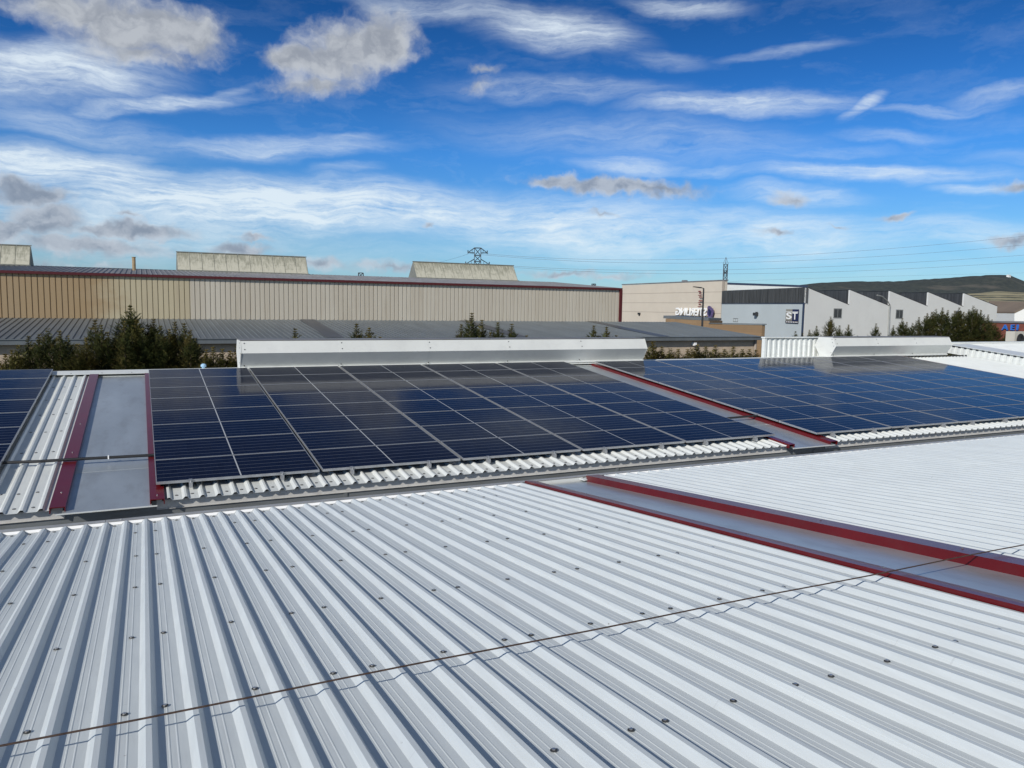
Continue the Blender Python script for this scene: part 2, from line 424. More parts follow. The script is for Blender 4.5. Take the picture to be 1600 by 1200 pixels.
# near trough between the bays
mb = MB()
mb.prism([NP(4.655, .02, -.062), NP(5.56, .02, -.062), NP(5.56, .02, -.058), NP(4.655, .02, -.058)], NP(0, S_TOP) - NP(0, .02))
o = mb.build('roof_channel', 'galv', house); o['label'] = 'grey metal trough between two red trims on the near slope'
mb = MB(); mb.box(4.66, 5.55, N0.y + .0, N0.y + .005, N0.z - .09, N0.z - .008); mb.prism([NP(5.50, -.01, -.02), NP(5.76, -.01, -.004), NP(5.76, .12, -.004), NP(5.50, .12, -.03)], (0, 0, -.012)); mb.build('channel_end_plate', 'trim_white', house)
def flashing(poly, s0, s1, P, label, bolts=(), endp=()):
    mb = MB(); mb.prism([P(x, s0, z) for x, z in poly], P(0, s1) - P(0, s0))
    if P is NP: mb.prism([P(x, s0 - .003, z) for x, z in endp], P(0, .0025) - P(0, 0))
    for x, s, z in bolts:
        n = NN if P is NP else NF
        mb.disc(P(x, s, z), n, .011, .004, 8, 1); mb.disc(P(x, s, z + .004), n, .007, .008, 6, 1)
    o = mb.build('red_flashing', ['red', 'bolt'], house); o['label'] = label
flashing([(4.595, -.004), (4.595, .030), (4.66, .029), (4.752, .015), (4.752, -.066), (4.735, -.066), (4.735, .002), (4.66, .014), (4.612, .012), (4.612, -.004)],
         .05, S_TOP, NP, 'low red trim along the left side of the near trough', [(4.70, 5.62, .022), (4.70, 4.25, .022), (4.70, 2.9, .022), (4.70, 1.5, .022)],
         [(4.596, -.03), (4.596, .0295), (4.66, .0285), (4.751, .0145), (4.751, -.066)])
flashing([(5.555, -.066), (5.545, .030), (5.75, .026), (5.80, .004), (5.80, -.004), (5.74, .010), (5.57, .012), (5.575, -.066)],
         .10, S_TOP, NP, 'tall red trim along the right side of the near trough', [(5.69, 5.55, .028), (5.69, 4.15, .028), (5.69, 2.6, .028), (5.69, 1.2, .028)],
         [(5.556, -.066), (5.546, .0295), (5.75, .0255), (5.799, .0035), (5.799, -.03)])

# --- far slope bays (one sheet per bay), troughs, flashings
RIDGE_Y = 8.40; V_TOP = RIDGE_Y / CA - .03
FPH = .160 + .012
def far_bay(x0, x1, label, rows, v0=-.38):
    mb = MB(); prof = rib_profile(x0, x1, FPH, False)
    mb.sheet(prof, lambda q: FP(q[0], v0, FCREST + q[1]), lambda q: FP(q[0], V_TOP, FCREST + q[1]))
    r2 = random.Random(9)
    for k in range(math.ceil((x0 - FPH) / PIT), math.floor((x1 - FPH) / PIT)):
        for v in rows:
            screw(mb, FP(FPH + k * PIT + .081 + r2.uniform(-.015, .015), v + r2.uniform(-.02, .02), FCREST - HR + .0005), NF, 1, 2, .02)
    o = mb.build('roof_slope', ['roof_far', 'washer', 'bolt'], house); o['label'] = label
far_bay(-12.6, -1.10, 'white corrugated strip beside the left solar array', [-.21, .35, 2.2, 3.4, 4.6, 5.8, 7.0])
far_bay(.08, 10.50, 'white corrugated slope under the middle solar array', [-.21])
far_bay(11.60, 24.45, 'white corrugated slope under the right solar array', [-.21])
def far_channel(x0, x1, label):
    mb = MB()
    mb.prism([FP(x0, -.50, -.137), FP(x1, -.50, -.137), FP(x1, -.50, -.132), FP(x0, -.50, -.132)], FP(0, 8.05) - FP(0, -.50))
    mb.prism([FP(x0, 8.055, -.137), FP(x1, 8.055, -.137), FP(x1, 8.055, -.128), FP(x0, 8.055, -.128)], FP(0, V_TOP) - FP(0, 8.055), 1)
    mb.prism([FP(x0 - .06, -.52, -.139), FP(x1 + .06, -.52, -.139), FP(x1 + .06, -.52, -.127), FP(x0 - .06, -.52, -.127)], FP(0, .018) - FP(0, 0), 1)
    mb.tube([FP(x0, 1.08, -.132), FP(x1, 1.10, -.132)], .004, 5, 0)                 # lap of two sheets
    o = mb.build('roof_channel', ['galv', 'trim_white'], house); o['label'] = label
far_channel(-.985, -.035, 'flat grey metal trough left of the middle solar array')
far_channel(10.53, 11.46, 'flat grey metal trough between the middle and right arrays')
cap = lambda x0, x1, zt=-.070: [(x0, -.145), (x0, zt), (x1, zt), (x1, -.145), (x1 - .012, -.145), (x1 - .012, zt - .01), (x0 + .012, zt - .01), (x0 + .012, -.145)]
flashing(cap(-1.115, -.950), -.43, 8.20, FP, 'red trim on the left side of the left far trough', [(-1.03, .1, -.07), (-1.03, 1.9, -.07), (-1.03, 3.6, -.07)])
flashing(cap(-.055, .11, -.072), -.44, 8.20, FP, 'red trim beneath the left edge of the middle array', [(.03, -.3, -.072)])
flashing(cap(10.44, 10.575, -.072), -.44, 8.2, FP, 'red trim beneath the right edge of the middle array', [(10.5, -.25, -.072)])
flashing(cap(11.445, 11.635, -.072), -.47, 8.22, FP, 'long red trim running up beside the right array')
flashing(cap(24.42, 24.60, -.060), -.44, 8.2, FP, 'thin red trim beyond the right end of the right array')
# ridge cap, fascia, gutter, far side
mb = MB()
zr = RIDGE_Y * TA + FCREST
for xa, xb in ((-12.6, -4.1), (-4.09, 2.4), (2.41, 9), (9.01, 15.5), (15.51, 24.6)):
    mb.prism([FP(xa, 8.06, FCREST + .012), FP(xa, 8.062, FCREST + .020), Vector((xa, RIDGE_Y, zr + .034)), Vector((xa, RIDGE_Y + .40, zr - .01)), Vector((xa, RIDGE_Y + .40, zr - .02)), Vector((xa, RIDGE_Y, zr + .024))], (xb - xa, 0, 0))
    x = xa + .3
    while x < xb: mb.disc(FP(x, 8.15, FCREST + .023), NF, .013, .004, 8, 1); x += .58
mb.build('ridge_cap', ['trim_white', 'washer'], house)
mb = MB()
for xa, xb in ((-12.6, -.97), (.02, 10.52), (11.5, 24.6)):
    mb.box(xa, xb, -.292, -.288, -.276, -.153); mb.box(xa, xb, -.306, -.293, -.280, -.275)
mb.build('fascia_board', 'fascia', house)
mb = MB()
mb.box(-12.6, 24.6, -.284, -.278, -.42, -.17); mb.box(-12.6, 24.6, -1.22, -.285, -.42, -.40); mb.box(-12.6, 24.6, -1.222, -1.215, -.42, -.176)
for x in (-7.2, -3.4, 2.35, 6.8, 11.2, 15.6, 20): mb.box(x, x + .05, -.30, -.286, -.40, -.285)
mb.build('valley_gutter', 'gutter', house)
mb = MB()
mb.box(-12.6, 24.6, 16.3, 16.5, -6, -.15); mb.box(-12.6, -12.4, -14, 16.3, -6, -.8); mb.box(24.4, 24.6, -14, 16.3, -6, -.8)
mb.box(-12.6, 24.6, -14.6, -14.4, -6, 1.0)
mb.build('wall', 'white_wall', house)
mb = MB()
mb.face([(-12.6, RIDGE_Y, zr), (24.6, RIDGE_Y, zr), (24.6, 16.6, zr - 8.2 * TA), (-12.6, 16.6, zr - 8.2 * TA)])
mb.build('roof_slope', 'roof_far', house)['label'] = 'white slope falling away behind the ridge'
mb = MB()
mb.face([FP(-12.6, -.26, -.17), FP(24.6, -.26, -.17), FP(24.6, 8.4, -.17), FP(-12.6, 8.4, -.17)])  # black sheets added beneath both slopes to stop light leaks
mb.face([NP(-9.5, .1, -.1), NP(24, .1, -.1), NP(24, S_TOP, -.1), NP(-9.5, S_TOP, -.1)])
for k in range(-66, 126):
    e = FPH + k * PIT
    if -12.5 < e - .06 and e + .02 < 24.4 and not (-1.16 < e < .14 or 10.46 < e < 11.66):
        mb.prism([FP(e + .018, -.34, FCREST - HR), FP(e - .050, -.34, FCREST - HR), FP(e - .026, -.34, FCREST - .005), FP(e - .002, -.34, FCREST - .005)], (0, .002, 0))  # black plugs paint the dark of the openings below the crests
mb.build('shade_backing', 'black_plastic', house)
# ridge vents
def ridge_vent(x0, x1, label):
    mb = MB(); y = RIDGE_Y
    hexa = lambda g=0: [(y - .25, .735), (y - .25, .80), (y - .45 - g, 1.13), (y - .30, 1.41 + g), (y + .30, 1.41 + g), (y + .45 + g, 1.13), (y + .25, .80), (y + .25, .735)]
    n = max(1, round((x1 - x0) / 2.35)); r2 = random.Random(2)
    for i in range(n):
        xa = x0 + (x1 - x0) * i / n; xb = x0 + (x1 - x0) * (i + 1) / n; g = .003 * (i % 2)
        mb.prism([(xa, py, pz) for py, pz in hexa(g)], (xb - xa + (.03 if i < n - 1 else 0), 0, 0))
    mb.box(x0 - .02, x1 + .02, y - .31, y + .31, 1.418, 1.436, 1)
    mb.box(x0 - .01, x1 + .01, y - .30, y - .247, .752, .79)
    for i in range(n):
        for dx in (.07,):
            xx = x0 + (x1 - x0) * i / n + dx
            for t in (.30, .80): mb.disc((xx, y - .45 + .15 * t - .004, 1.13 + .28 * t), (0, -.88, .47), .014, .006, 6, 2)
            mb.disc((xx, y - .27, .83), (0, -.86, -.5), .014, .012, 6, 2)
    v = mb.build('ridge_vent', ['vent_white', 'roof_grey', 'washer'], house); v['label'] = label
    for xe, d in ((x0, -1), (x1, 1)):
        e = MB(); e.prism([(xe + d * .004, py, pz) for py, pz in hexa(.008)], (d * .02, 0, 0))
        for py, pz in ((y - .36, 1.13), (y - .30, 1.25), (y - .27, 1.36), (y - .26, .9)): e.disc((xe + d * .024, py, pz), (d, 0, 0), .013, .006, 6, 1)
        e.build('end_plate', ['vent_white', 'washer'], v)
ridge_vent(1.97, 13.27, 'long white ridge vent above the middle solar array')
ridge_vent(21.05, 27.05, 'shorter white ridge vent above the right solar array')
# white corrugated upstand behind the ridge
mb = MB()
def vsheet(mb, a, b, z0, z1, pit, dep, mi=0):
    a, b = Vector(a), Vector(b); d = (b - a); Ln = d.length; d.normalize(); n = Vector((d.y, -d.x, 0)); prof = []
    x = 0
    while x < Ln:
        for t, o in ((0, 0), (.38, 0), (.52, dep), (.86, dep)):
            if x + t * pit <= Ln: prof.append((x + t * pit, o))
        x += pit
    mb.sheet(prof, lambda q: a + d * q[0] + n * q[1] + Vector((0, 0, z0)), lambda q: a + d * q[0] + n * q[1] + Vector((0, 0, z1)), mi)
vsheet(mb, (18.95, 9.05, 0), (22.3, 9.05, 0), .6, 1.33, .235, .035)
mb.box(18.96, 22.6, 9.08, 9.13, .2, 1.36, 1)
mb.box(18.84, 22.6, 8.98, 9.16, 1.365, 1.41, 1)
mb.box(18.86, 18.95, 9.0, 9.14, .5, 1.355, 1)
mb.build('roof_upstand', ['trim_white', 'trim_white'], house)['label'] = 'white ribbed upstand between the two ridge vents'
# right-hand raised bay with low ribbed wall
mb = MB()
prof = rib_profile(24.62, 28.2, FPH, False)
mb.sheet(prof, lambda q: FP(q[0], -.38, FCREST - .02 + q[1]), lambda q: FP(q[0], V_TOP - .2, FCREST - .02 + q[1]))
o = mb.build('roof_slope', 'roof_far', house); o['label'] = 'bare white slope right of the right solar array'
mb = MB()
pts = [(28.25, -2.0), (28.25, 9.2)]
prof = []
v = -2.0; i = 0
while v < 9.2:
    for t, o_ in ((0, 0), (.38, 0), (.52, .035), (.86, .035)): prof.append((v + t * .235, o_))
    v += .235
mb.sheet(prof, lambda q: FP(28.25 - q[1], q[0], -.12), lambda q: FP(28.25 - q[1], q[0], .20))
mb.prism([FP(28.18, -2, .205), FP(29.3, -2, .225), FP(29.3, -2, .24), FP(28.18, -2, .22)], FP(0, 9.2) - FP(0, -2))
for i in range(47):
    v = -1.9 + i * .235
    mb.prism([FP(28.213, v, .150), FP(28.213, v + .10, .150), FP(28.213, v + .10, .198), FP(28.213, v, .198)], (-.02, 0, 0), 1)
for i in range(18): mb.prism([FP(24.7 + i * .1945, 8.1, -.10), FP(24.8 + i * .1945, 8.1, -.10), FP(24.8 + i * .1945, 8.1, -.05), FP(24.7 + i * .1945, 8.1, -.05)], (0, -.02, 0), 1)
prof = rib_profile(29.3, 52, FPH, False)
mb.sheet(prof, lambda q: FP(q[0], -2, .22 + q[1]), lambda q: FP(q[0], 9.0, .22 + q[1]))
mb.box(28.3, 52, 8.95, 9.25, .9, 1.17)
mb.build('raised_roof', ['trim_white', 'dark_metal'], house)['label'] = 'raised white roof with low ribbed step at far right'

# ------------------------------------------------------------------ solar panels
PW, PH, PG = 2.11, 1.0109, 0
def panel_meshes():
    f = MB(); w, h, t, fr = 2.064, .989, .035, .010
    f.box(0, w, 0, fr, -t, 0); f.box(0, w, h - fr, h, -t, 0); f.box(0, fr, fr, h - fr, -t, 0); f.box(w - fr, w, fr, h - fr, -t, 0)
    g = MB(); g.box(0, 2.04, 0, .965, -.006, 0)
    return f.mesh('frame', 'alu'), g.mesh('glass', 'cell')
FR, GL = panel_meshes()
def panel(x, v, label, group):
    p = thing('solar_panel', label, 'solar panel', FP(x, v), group); p.rotation_euler = (A + rnd.uniform(-.0012, .0012), rnd.uniform(-.001, .001), 0)
    local('frame', FR, p); g = local('glass', GL, p); g.location = (.012, .012, -.003); g.scale = (1.0, 1.0, 1.0)
ROWN = ['bottom row', 'second row up', 'third row up', 'fourth row up', 'fifth row up', 'sixth row up', 'second row from top', 'top row']
def array(x0, ncol, label_of, group, v0=0.0):
    for c in range(ncol):
        for r in range(8): panel(x0 + c * PW + .023, v0 + r * PH + .011, label_of(c, r), group)
array(-1.795 - PW, 1, lambda c, r: f'dark blue solar panel of the cut off left array, {ROWN[r]}', 'solar panels of the left array', .30)
array(0, 5, lambda c, r: f'dark blue panel in the middle array, {ROWN[r]}, {["leftmost", "second from left", "central", "fourth from left", "rightmost"][c]} column', 'solar panels of the middle array')
array(11.455, 6, lambda c, r: f'solar panel in the right array, {ROWN[r]}, {["leftmost", "second from left", "third from left", "fourth from left", "fifth from left", "rightmost"][c]} column', 'solar panels of the right array', -.11)
def rail(x, v0, v1, label, group):
    o = thing('mounting_rail', label, 'mounting rail', FP(x, v0), group); o.rotation_euler = (A, 0, 0)
    b = MB(); b.box(-.02, .02, 0, v1 - v0, FCREST + .002, -.036); local('rail', b.mesh('rail', 'alu'), o)
    c = MB(); c.box(-.022, .022, .012, .075, -.036, -.022); c.box(-.022, .022, .050, .060, -.022, .004); c.box(-.022, .022, .056, .09, .001, .005); c.disc((0, .035, -.022), (0, 0, 1), .009, .03, 6)
    local('end_clamp', c.mesh('end_clamp', 'alu'), o)
for c in range(5):
    for t, w in ((.43, 'left'), (1.58, 'right')):
        rail(c * PW + t, -.06, 8.1, f'silver mounting rail end under the {w} half of the {["leftmost", "second", "central", "fourth", "rightmost"][c]} middle array column', 'mounting rails under the middle array')
for c in range(6):
    for t, w in ((.43, 'left'), (1.58, 'right')):
        rail(11.455 + c * PW + t, -.17, 8.0, f'silver mounting rail end under the {w} half of the {["leftmost", "second", "third", "fourth", "fifth", "rightmost"][c]} right array column', 'mounting rails under the right array')
# cable tubes between arrays
def conduit(pts, label, tie=None):
    o = thing('cable_conduit', label, 'conduit', pts[0])
    b = MB(); b.tube(pts, .021, 8); b.build('tube', 'black_plastic', o)
    if tie is not None:
        t = MB(); t.box(tie[0] - .008, tie[0] + .008, tie[1] - .026, tie[1] + .026, tie[2] - .02, tie[2] + .03); t.build('cable_tie', 'sign_white', o)
q = FP(-.56, 1.46, -.05)
conduit([FP(-2.3, 1.52, -.048), FP(-1.79, 1.51, -.045), FP(-1.4, 1.47, -.046), FP(-1.02, 1.46, -.044), FP(-.5, 1.455, -.050), FP(-.05, 1.44, -.05), FP(.4, 1.44, -.05)],
        'black cable tube crossing the trough left of the middle array', q)
conduit([FP(10.3, 1.50, -.06), FP(10.75, 1.49, -.055), FP(11.2, 1.49, -.045), FP(11.5, 1.485, -.04), FP(11.75, 1.48, -.05)],
        'short black cable tube crossing the trough between middle and right arrays')
# life line rope
o = thing('steel_rope', 'thin rusty steel rope stretched across the near white slope', 'rope', NP(-6, 5.76))
b = MB(); pts = [NP(-6 + 18.0 * i / 40, 5.768 + .0025 * (18.0 * i / 40), .058 + .003 * math.sin(i * 1.3)) for i in range(41)]
b.tube(pts, .0046, 8); b.build('rope', 'rust_cable', o)
for xx in (-6.02, 12.02):
    b = MB(); b.tube([NP(xx, 5.77, -.03), NP(xx, 5.77, .09)], .03, 8); b.box(xx - .09, xx + .09, NP(xx, 5.77).y - .09, NP(xx, 5.77).y + .09, NP(xx, 5.77).z - .01, NP(xx, 5.77).z + .012); b.build('anchor_post', 'bolt', o)
# small pale blue cap on the ridge
p = at_y(318, 576, 8.43)
o = thing('vent_cap', 'small pale blue pipe cap on the ridge left of the long vent', 'pipe cap', p)
b = MB(); b.tube([p + Vector((0, 0, -.08)), p + Vector((0, 0, .03)), p + Vector((0, 0, .05)), p + Vector((0, 0, .09)), p + Vector((0, 0, .115))], [.035, .035, .062, .058, .03], 12); b.build('cap', 'blue_cap', o)

# ------------------------------------------------------------------ tan hall opposite
hall = thing('industrial_hall', 'long tan ribbed hall with dark red trim and three roof lanterns, behind the conifers', 'building', (8, 41.4, -6))
mb = MB(); prof = []
x = -30.0
while x < 34.55:
    for t, o_ in ((0, 0), (.235, 0), (.25, .045), (.285, .045)): prof.append((x + t, o_))
    x += .30
prof.append((34.58, 0))
mb.sheet(prof, lambda q: Vector((q[0], 41.4 + q[1], 1.15)), lambda q: Vector((q[0], 41.4 + q[1], 3.76)))
mb.face([(34.58, 41.4, -6), (34.58, 65, -6), (34.58, 65, 3.76), (34.58, 53, 4.6), (34.58, 41.4, 3.76)])
mb.box(-30, 34.5, 41.46, 64.9, -6, 3.7)
mb.build('wall', 'cream', hall)
mb = MB(); mb.box(-30, 34.72, 41.24, 41.39, 3.745, 3.90); mb.box(34.50, 34.74, 41.25, 41.39, 1.15, 3.744)
mb.build('eave_trim', 'dark_red', hall)
mb = MB(); prof = []
x = -30.0
while x < 34.7:
    for t, o_ in ((0, 0), (.22, 0), (.245, .045), (.275, .045)): prof.append((x + t, o_))
    x += .30
mb.sheet(prof, lambda q: Vector((q[0], 41.25, 3.86 + q[1])), lambda q: Vector((q[0], 53, 4.62 + q[1])))
mb.face([(-30, 53, 4.65), (34.7, 53, 4.65), (34.7, 65, 3.8), (-30, 65, 3.8)])
mb.build('roof', 'roof_grey', hall)
for i, (x0, x1) in enumerate(((-16.4, -6.95), (2.46, 12.05), (21.15, 30.75))):
    mb = MB(); y0, y1, y2 = 52.1, 53.2, 54.6
    for k in range(11):
        xa = x0 + (x1 - x0) * k / 11; xb = x0 + (x1 - x0) * (k + 1) / 11 - .035
        mb.prism([(xa, y0, 4.55), (xa, y1, 6.0), (xa, y1 + .05, 6.0), (xa, y2, 4.55)], (xb - xa, 0, 0))
    la = mb.build('roof_lantern', 'lantern', hall)
    la['label'] = ['weathered roof lantern cut by the left frame edge', 'weathered roof lantern above the long white vent\'s left end', 'weathered roof lantern in front of the big pylon'][i]
    f = MB()
    f.box(x0 - .06, x1 + .04, y1 - .05, y1 + .09, 6.005, 6.07)
    for k in range(12):
        xx = x0 + (x1 - x0) * k / 11 - .035
        f.prism([(xx, y0 + .03, 4.55), (xx, y1, 5.97), (xx, y1 + .05, 5.97), (xx, y2 - .03, 4.55)], (.035, 0, 0))
    f.box(x0 - .05, x1 + .05, y0 - .08, y0 - .01, 4.5, 4.66)
    f.build('lantern_frame', 'lantern_frame', la)
q = at_y(209.5, 420, 50)
mb = MB(); mb.tube([(q.x, 50, 4.2), (q.x, 50, 5.32)], .12, 10); mb.tube([(q.x, 50, 5.32), (q.x, 50, 5.36)], .15, 10)
mb.build('chimney', 'pipe', hall)
# lower annex in front
mb = MB(); prof = []
x = -28.0
while x < 41.4:
    prof += [(x, 0), (x + .24, 0), (x + .252, .04), (x + .288, .04)]
    x += .30
ax = lambda X, t: X + 1.3 * t if X > 39 else X
mb.sheet([p_ for p_ in prof if p_[0] < 40.1], lambda q: Vector((q[0], 31.4, .41 + q[1])), lambda q: Vector((q[0], 41.38, 1.20 + q[1])))
mb.build('annex_roof', 'slate', hall)
sx = [9.0, 20.3, 31.1]
for i, X in enumerate(sx):
    mb = MB(); mb.prism([(X, 31.42, .455), (X + .95, 31.42, .455), (X + .95, 31.42, .462), (X, 31.42, .462)], (.35, 9.9, .785))
    mb.build('roof_strip', 'slate_dark', hall)
mb = MB()
mb.box(-28, 40.2, 31.18, 31.40, .18, .40); mb.box(-28, 40.25, 31.14, 31.42, .405, .445); mb.build('annex_gutter', 'slate', hall)
mb = MB(); mb.box(-28, 39.9, 31.6, 31.9, -6, .40); mb.box(39.6, 39.9, 31.9, 41.3, -6, .30); mb.build('annex_wall', 'block', hall)
mb = MB(); mb.tube([(39.75, 31.5, .2), (39.75, 31.5, -6)], .09, 8); mb.tube([(26.9, 31.52, .2), (26.9, 31.52, -6)], .06, 8); mb.build('downpipe', 'joint', hall)
mb = MB(); q = at_y(1084, 537, 31.5); mb.box(q.x - .1, q.x + .1, 31.3, 31.59, q.z - .12, q.z + .08); mb.build('wall_light', 'sign_white', hall)

# ------------------------------------------------------------------ oriented helpers for buildings farther off
class Fr:
    """vertical facade frame: origin, direction along it, outward normal"""
    def __init__(s, o, d, flip=False):
        s.o = Vector((o[0], o[1], 0)); s.d = Vector((d[0], d[1], 0)).normalized(); s.n = Vector((s.d.y, -s.d.x, 0))
        if flip: s.n = -s.n
    def __call__(s, u, z, out=0.0): return s.o + s.d * u + s.n * out + Vector((0, 0, z))
    def box(s, mb, u0, u1, z0, z1, o0, o1, mi=0): mb.box(u0, u1, o0, o1, z0, z1, mi, lambda p: s(p.x, p.z, p.y))
G = -6.0
# beige warehouse
FB = Fr((83.307, 113.788), (80.763 - 83.307, 82.071 - 113.788)); LB = 31.9
if FB.n.dot(Vector((CAM.x - 82, CAM.y - 98, 0))) < 0: FB.n = -FB.n
bw = thing('beige_warehouse', 'plain beige panel warehouse with white mirrored rooftop lettering in front', 'building', FB(16, G))
mb = MB(); mb.prism([FB(0, G), FB(LB, G), FB(LB, 6.72), FB(0, 6.68)], -FB.n * .5); mb.build('wall', 'beige', bw)
mb = MB()
FB.box(mb, -.1, LB + .1, 6.75, 6.93, -.6, .06)
FB.box(mb, 19.0, 19.7, 6.94, 7.2, -1.5, -.8)
mb.build('roof_edge', 'roof_grey', bw)
mb = MB()
for z in (5.05, 3.35, 1.7): FB.box(mb, 0.05, LB - .05, z, z + .05, .002, .02)
mb.build('panel_joint', 'joint', bw)
mb = MB(); FB.box(mb, LB - .5, LB + .02, G, 6.70, .025, .08); mb.build('corner_trim', 'joint', bw)
mb = MB(); FB.box(mb, 6.7, 7.2, 1.2, 1.55, .0, .35); FB.box(mb, 6.9, 7.0, 1.0, 1.2, 0, .2); mb.build('floodlight', 'dark_metal', bw)
# mirrored lettering, seen from its back
sg = thing('rooftop_lettering', 'white letters reading STERLING seen mirrored from behind in front of the beige wall', 'sign', FB(23, 1.2, .5))
me = text_mesh('STERLING', 1.55, .08, 'sign_white', 'letters')
def place_text(me, parent, fr, u0, u1, z0, z1, out, mirror=False):
    xs = [v.co.x for v in me.vertices]; ys = [v.co.y for v in me.vertices]
    w, h = max(xs) - min(xs), max(ys) - min(ys)
    for v in me.vertices:
        tx = (v.co.x - min(xs)) / w; ty = (v.co.y - min(ys)) / h
        if mirror: tx = 1 - tx
        v.co = fr(u0 + (u1 - u0) * tx, z0 + (z1 - z0) * ty, out + v.co.z)
    if mirror != (fr.d.cross(Vector((0, 0, 1))).dot(fr.n) < 0): me.flip_normals()
    return link('letters', me, parent)
place_text(me, sg, FB, 19.7, 28.4, 1.30, 2.55, .6, True)
mb = MB()
for u in (20.2, 22.3, 24.5, 26.6, 28): FB.box(mb, u, u + .08, .2, 1.3, .45, .52)
FB.box(mb, 19.6, 28.5, 1.18, 1.28, .45, .52); mb.build('support', 'dark_metal', sg)
em = thing('emblem_sign', 'dark purple emblem sign beside the mirrored letters on the beige wall', 'sign', FB(29.2, 1.8, .4))
mb = MB()
out = [(-.75, .2), (-.6, .9), (-.2, 1.05), (0, 1.3), (.5, 1.45), (.85, 1.2), (.75, .6), (.85, -.2), (.6, -.7), (.2, -1.1), (-.3, -1.2), (-.5, -.6)]
mb.prism([FB(29.3 - x_, 1.75 + z_ * .8, .42) for x_, z_ in out], FB.n * .12); mb.build('emblem', 'sign_purple', em)
mb = MB(); mb.prism([FB(29.3 - x_ * .45 - .1, 1.8 + z_ * .4, .56) for x_, z_ in out], FB.n * .05); mb.build('emblem_inset', 'sign_navy', em)  # smaller navy shape, second tone of the emblem
bn = thing('vertical_banner', 'narrow upright dark red banner of worn marks beside the street lamp', 'sign', FB(26, 3.6, .4))
mb = MB(); r2 = random.Random(4)
for i in range(9):
    z = 2.7 + i * .30; u = 25.6 + (.2 if i % 2 else 0)
    if i in (4,): continue
    FB.box(mb, u, u + r2.uniform(.5, .95), z, z + r2.uniform(.12, .2), .3, .36)
mb.build('marks', 'sign_red', bn)

# white saw-tooth factory
PC = Vector((70.258, 55.888, 0)); PB = Vector((76.736, 77.32, 0))
BD = (PB - PC).normalized(); AD = Vector((.9929, .1191, 0)).normalized()
FA = Fr(PC, AD); FS = Fr(PC, BD)
if FA.n.y > 0: FA.n = -FA.n
if FS.n.x > 0: FS.n = -FS.n
wf = thing('sawtooth_factory', 'white factory with five saw-tooth roofs and dark window bands, right of the beige warehouse', 'building', FA(20, G))
DEPTH = 23.2
teeth = [.25, 8.47, 17.0, 26.06, 35.28, 44.9]
zt = [5.02, 4.97, 5.04, 5.08, 5.14]; zb = [3.13, 3.14, 3.19, 3.26, 3.44]
mb = MB(); poly = [FA(0, G), FA(44.9, G)]
for i in range(4, -1, -1): poly += [FA(teeth[i + 1], zb[i]), FA(teeth[i], zt[i])]
poly.append(FA(0, zt[0]))
mb.prism(poly, BD * .3); mb.build('gable_wall', 'white_wall', wf)
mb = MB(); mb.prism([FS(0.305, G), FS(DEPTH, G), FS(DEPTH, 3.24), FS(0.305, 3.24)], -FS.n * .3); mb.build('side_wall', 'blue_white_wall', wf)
mb = MB(); FS.box(mb, -.02, DEPTH + .1, 3.25, 5.05, -.25, .0)
u = .3
while u < DEPTH: FS.box(mb, u, u + .12, 3.35, 4.98, .003, .05); u += .45
mb.build('louver_band', 'louver', wf)['label'] = 'dark ribbed band above the pale side wall'
for i in range(1, 5):
    mb = MB(); p0, p1 = FA(teeth[i] - .05, zb[i - 1] - .1), FA(teeth[i] - .05, zt[i] - .02)
    mb.prism([p0 + BD * .31, p1 + BD * .31, p1 + BD * .31 + AD * .04, p0 + BD * .31 + AD * .04], BD * DEPTH); mb.build('clerestory', 'louver', wf)
mb = MB()
for i in range(5):
    p0, p1 = FA(teeth[i], zt[i] + .02), FA(teeth[i + 1], zb[i] + .02)
    mb.prism([p0, p1, p1 + Vector((0, 0, .07)), p0 + Vector((0, 0, .07))], BD * DEPTH)
mb.build('roof', 'dark_sheet', wf)
mb = MB(); FS.box(mb, -.02, DEPTH, 3.16, 3.24, .004, .06); FS.box(mb, .05, .42, G, 3.24, .062, .12); mb.build('navy_trim', 'navy_trim', wf)
for u in (5.4, 18.6, 33.3):
    mb = MB(); FA.box(mb, u, u + 1.65, 1.5, 2.7, .002, .03); w = mb.build('window', 'window_frame', wf)
    m2 = MB(); FA.box(m2, u + .12, u + .78, 1.6, 2.6, .032, .04); FA.box(m2, u + .88, u + 1.53, 1.6, 2.6, .032, .04); m2.build('pane', 'window', w)
mb = MB(); pa = [FA(17.0, 3.3, .12), FA(16.95, 2.6, .12), FA(17.05, 1.0, .12), FA(17.0, G, .12)]; mb.tube(pa, .10, 6); mb.tube([FA(13.4, 4.45, .5), FA(14.6, 4.3, .5), FA(16.2, 3.7, .3), FA(17.0, 3.2, .12)], .07, 6); mb.build('downpipe', 'window_frame', wf)
mb = MB(); FS.box(mb, 11.6, 12.2, 1.6, 2.0, .02, .5); FS.box(mb, 11.8, 11.9, 1.9, 2.1, 0, .3); mb.build('floodlight', 'dark_metal', wf)
mb = MB()
for (u0, u1, z0, z1) in ((17.6, 19.0, .65, .72), (17.6, 19.0, 1.10, 1.17), (17.6, 17.7, .65, 1.17), (18.3, 18.38, .65, 1.17), (18.92, 19.0, .65, 1.17)): FS.box(mb, u0, u1, z0, z1, .003, .05)
mb.build('vent_grille', 'window_frame', wf)
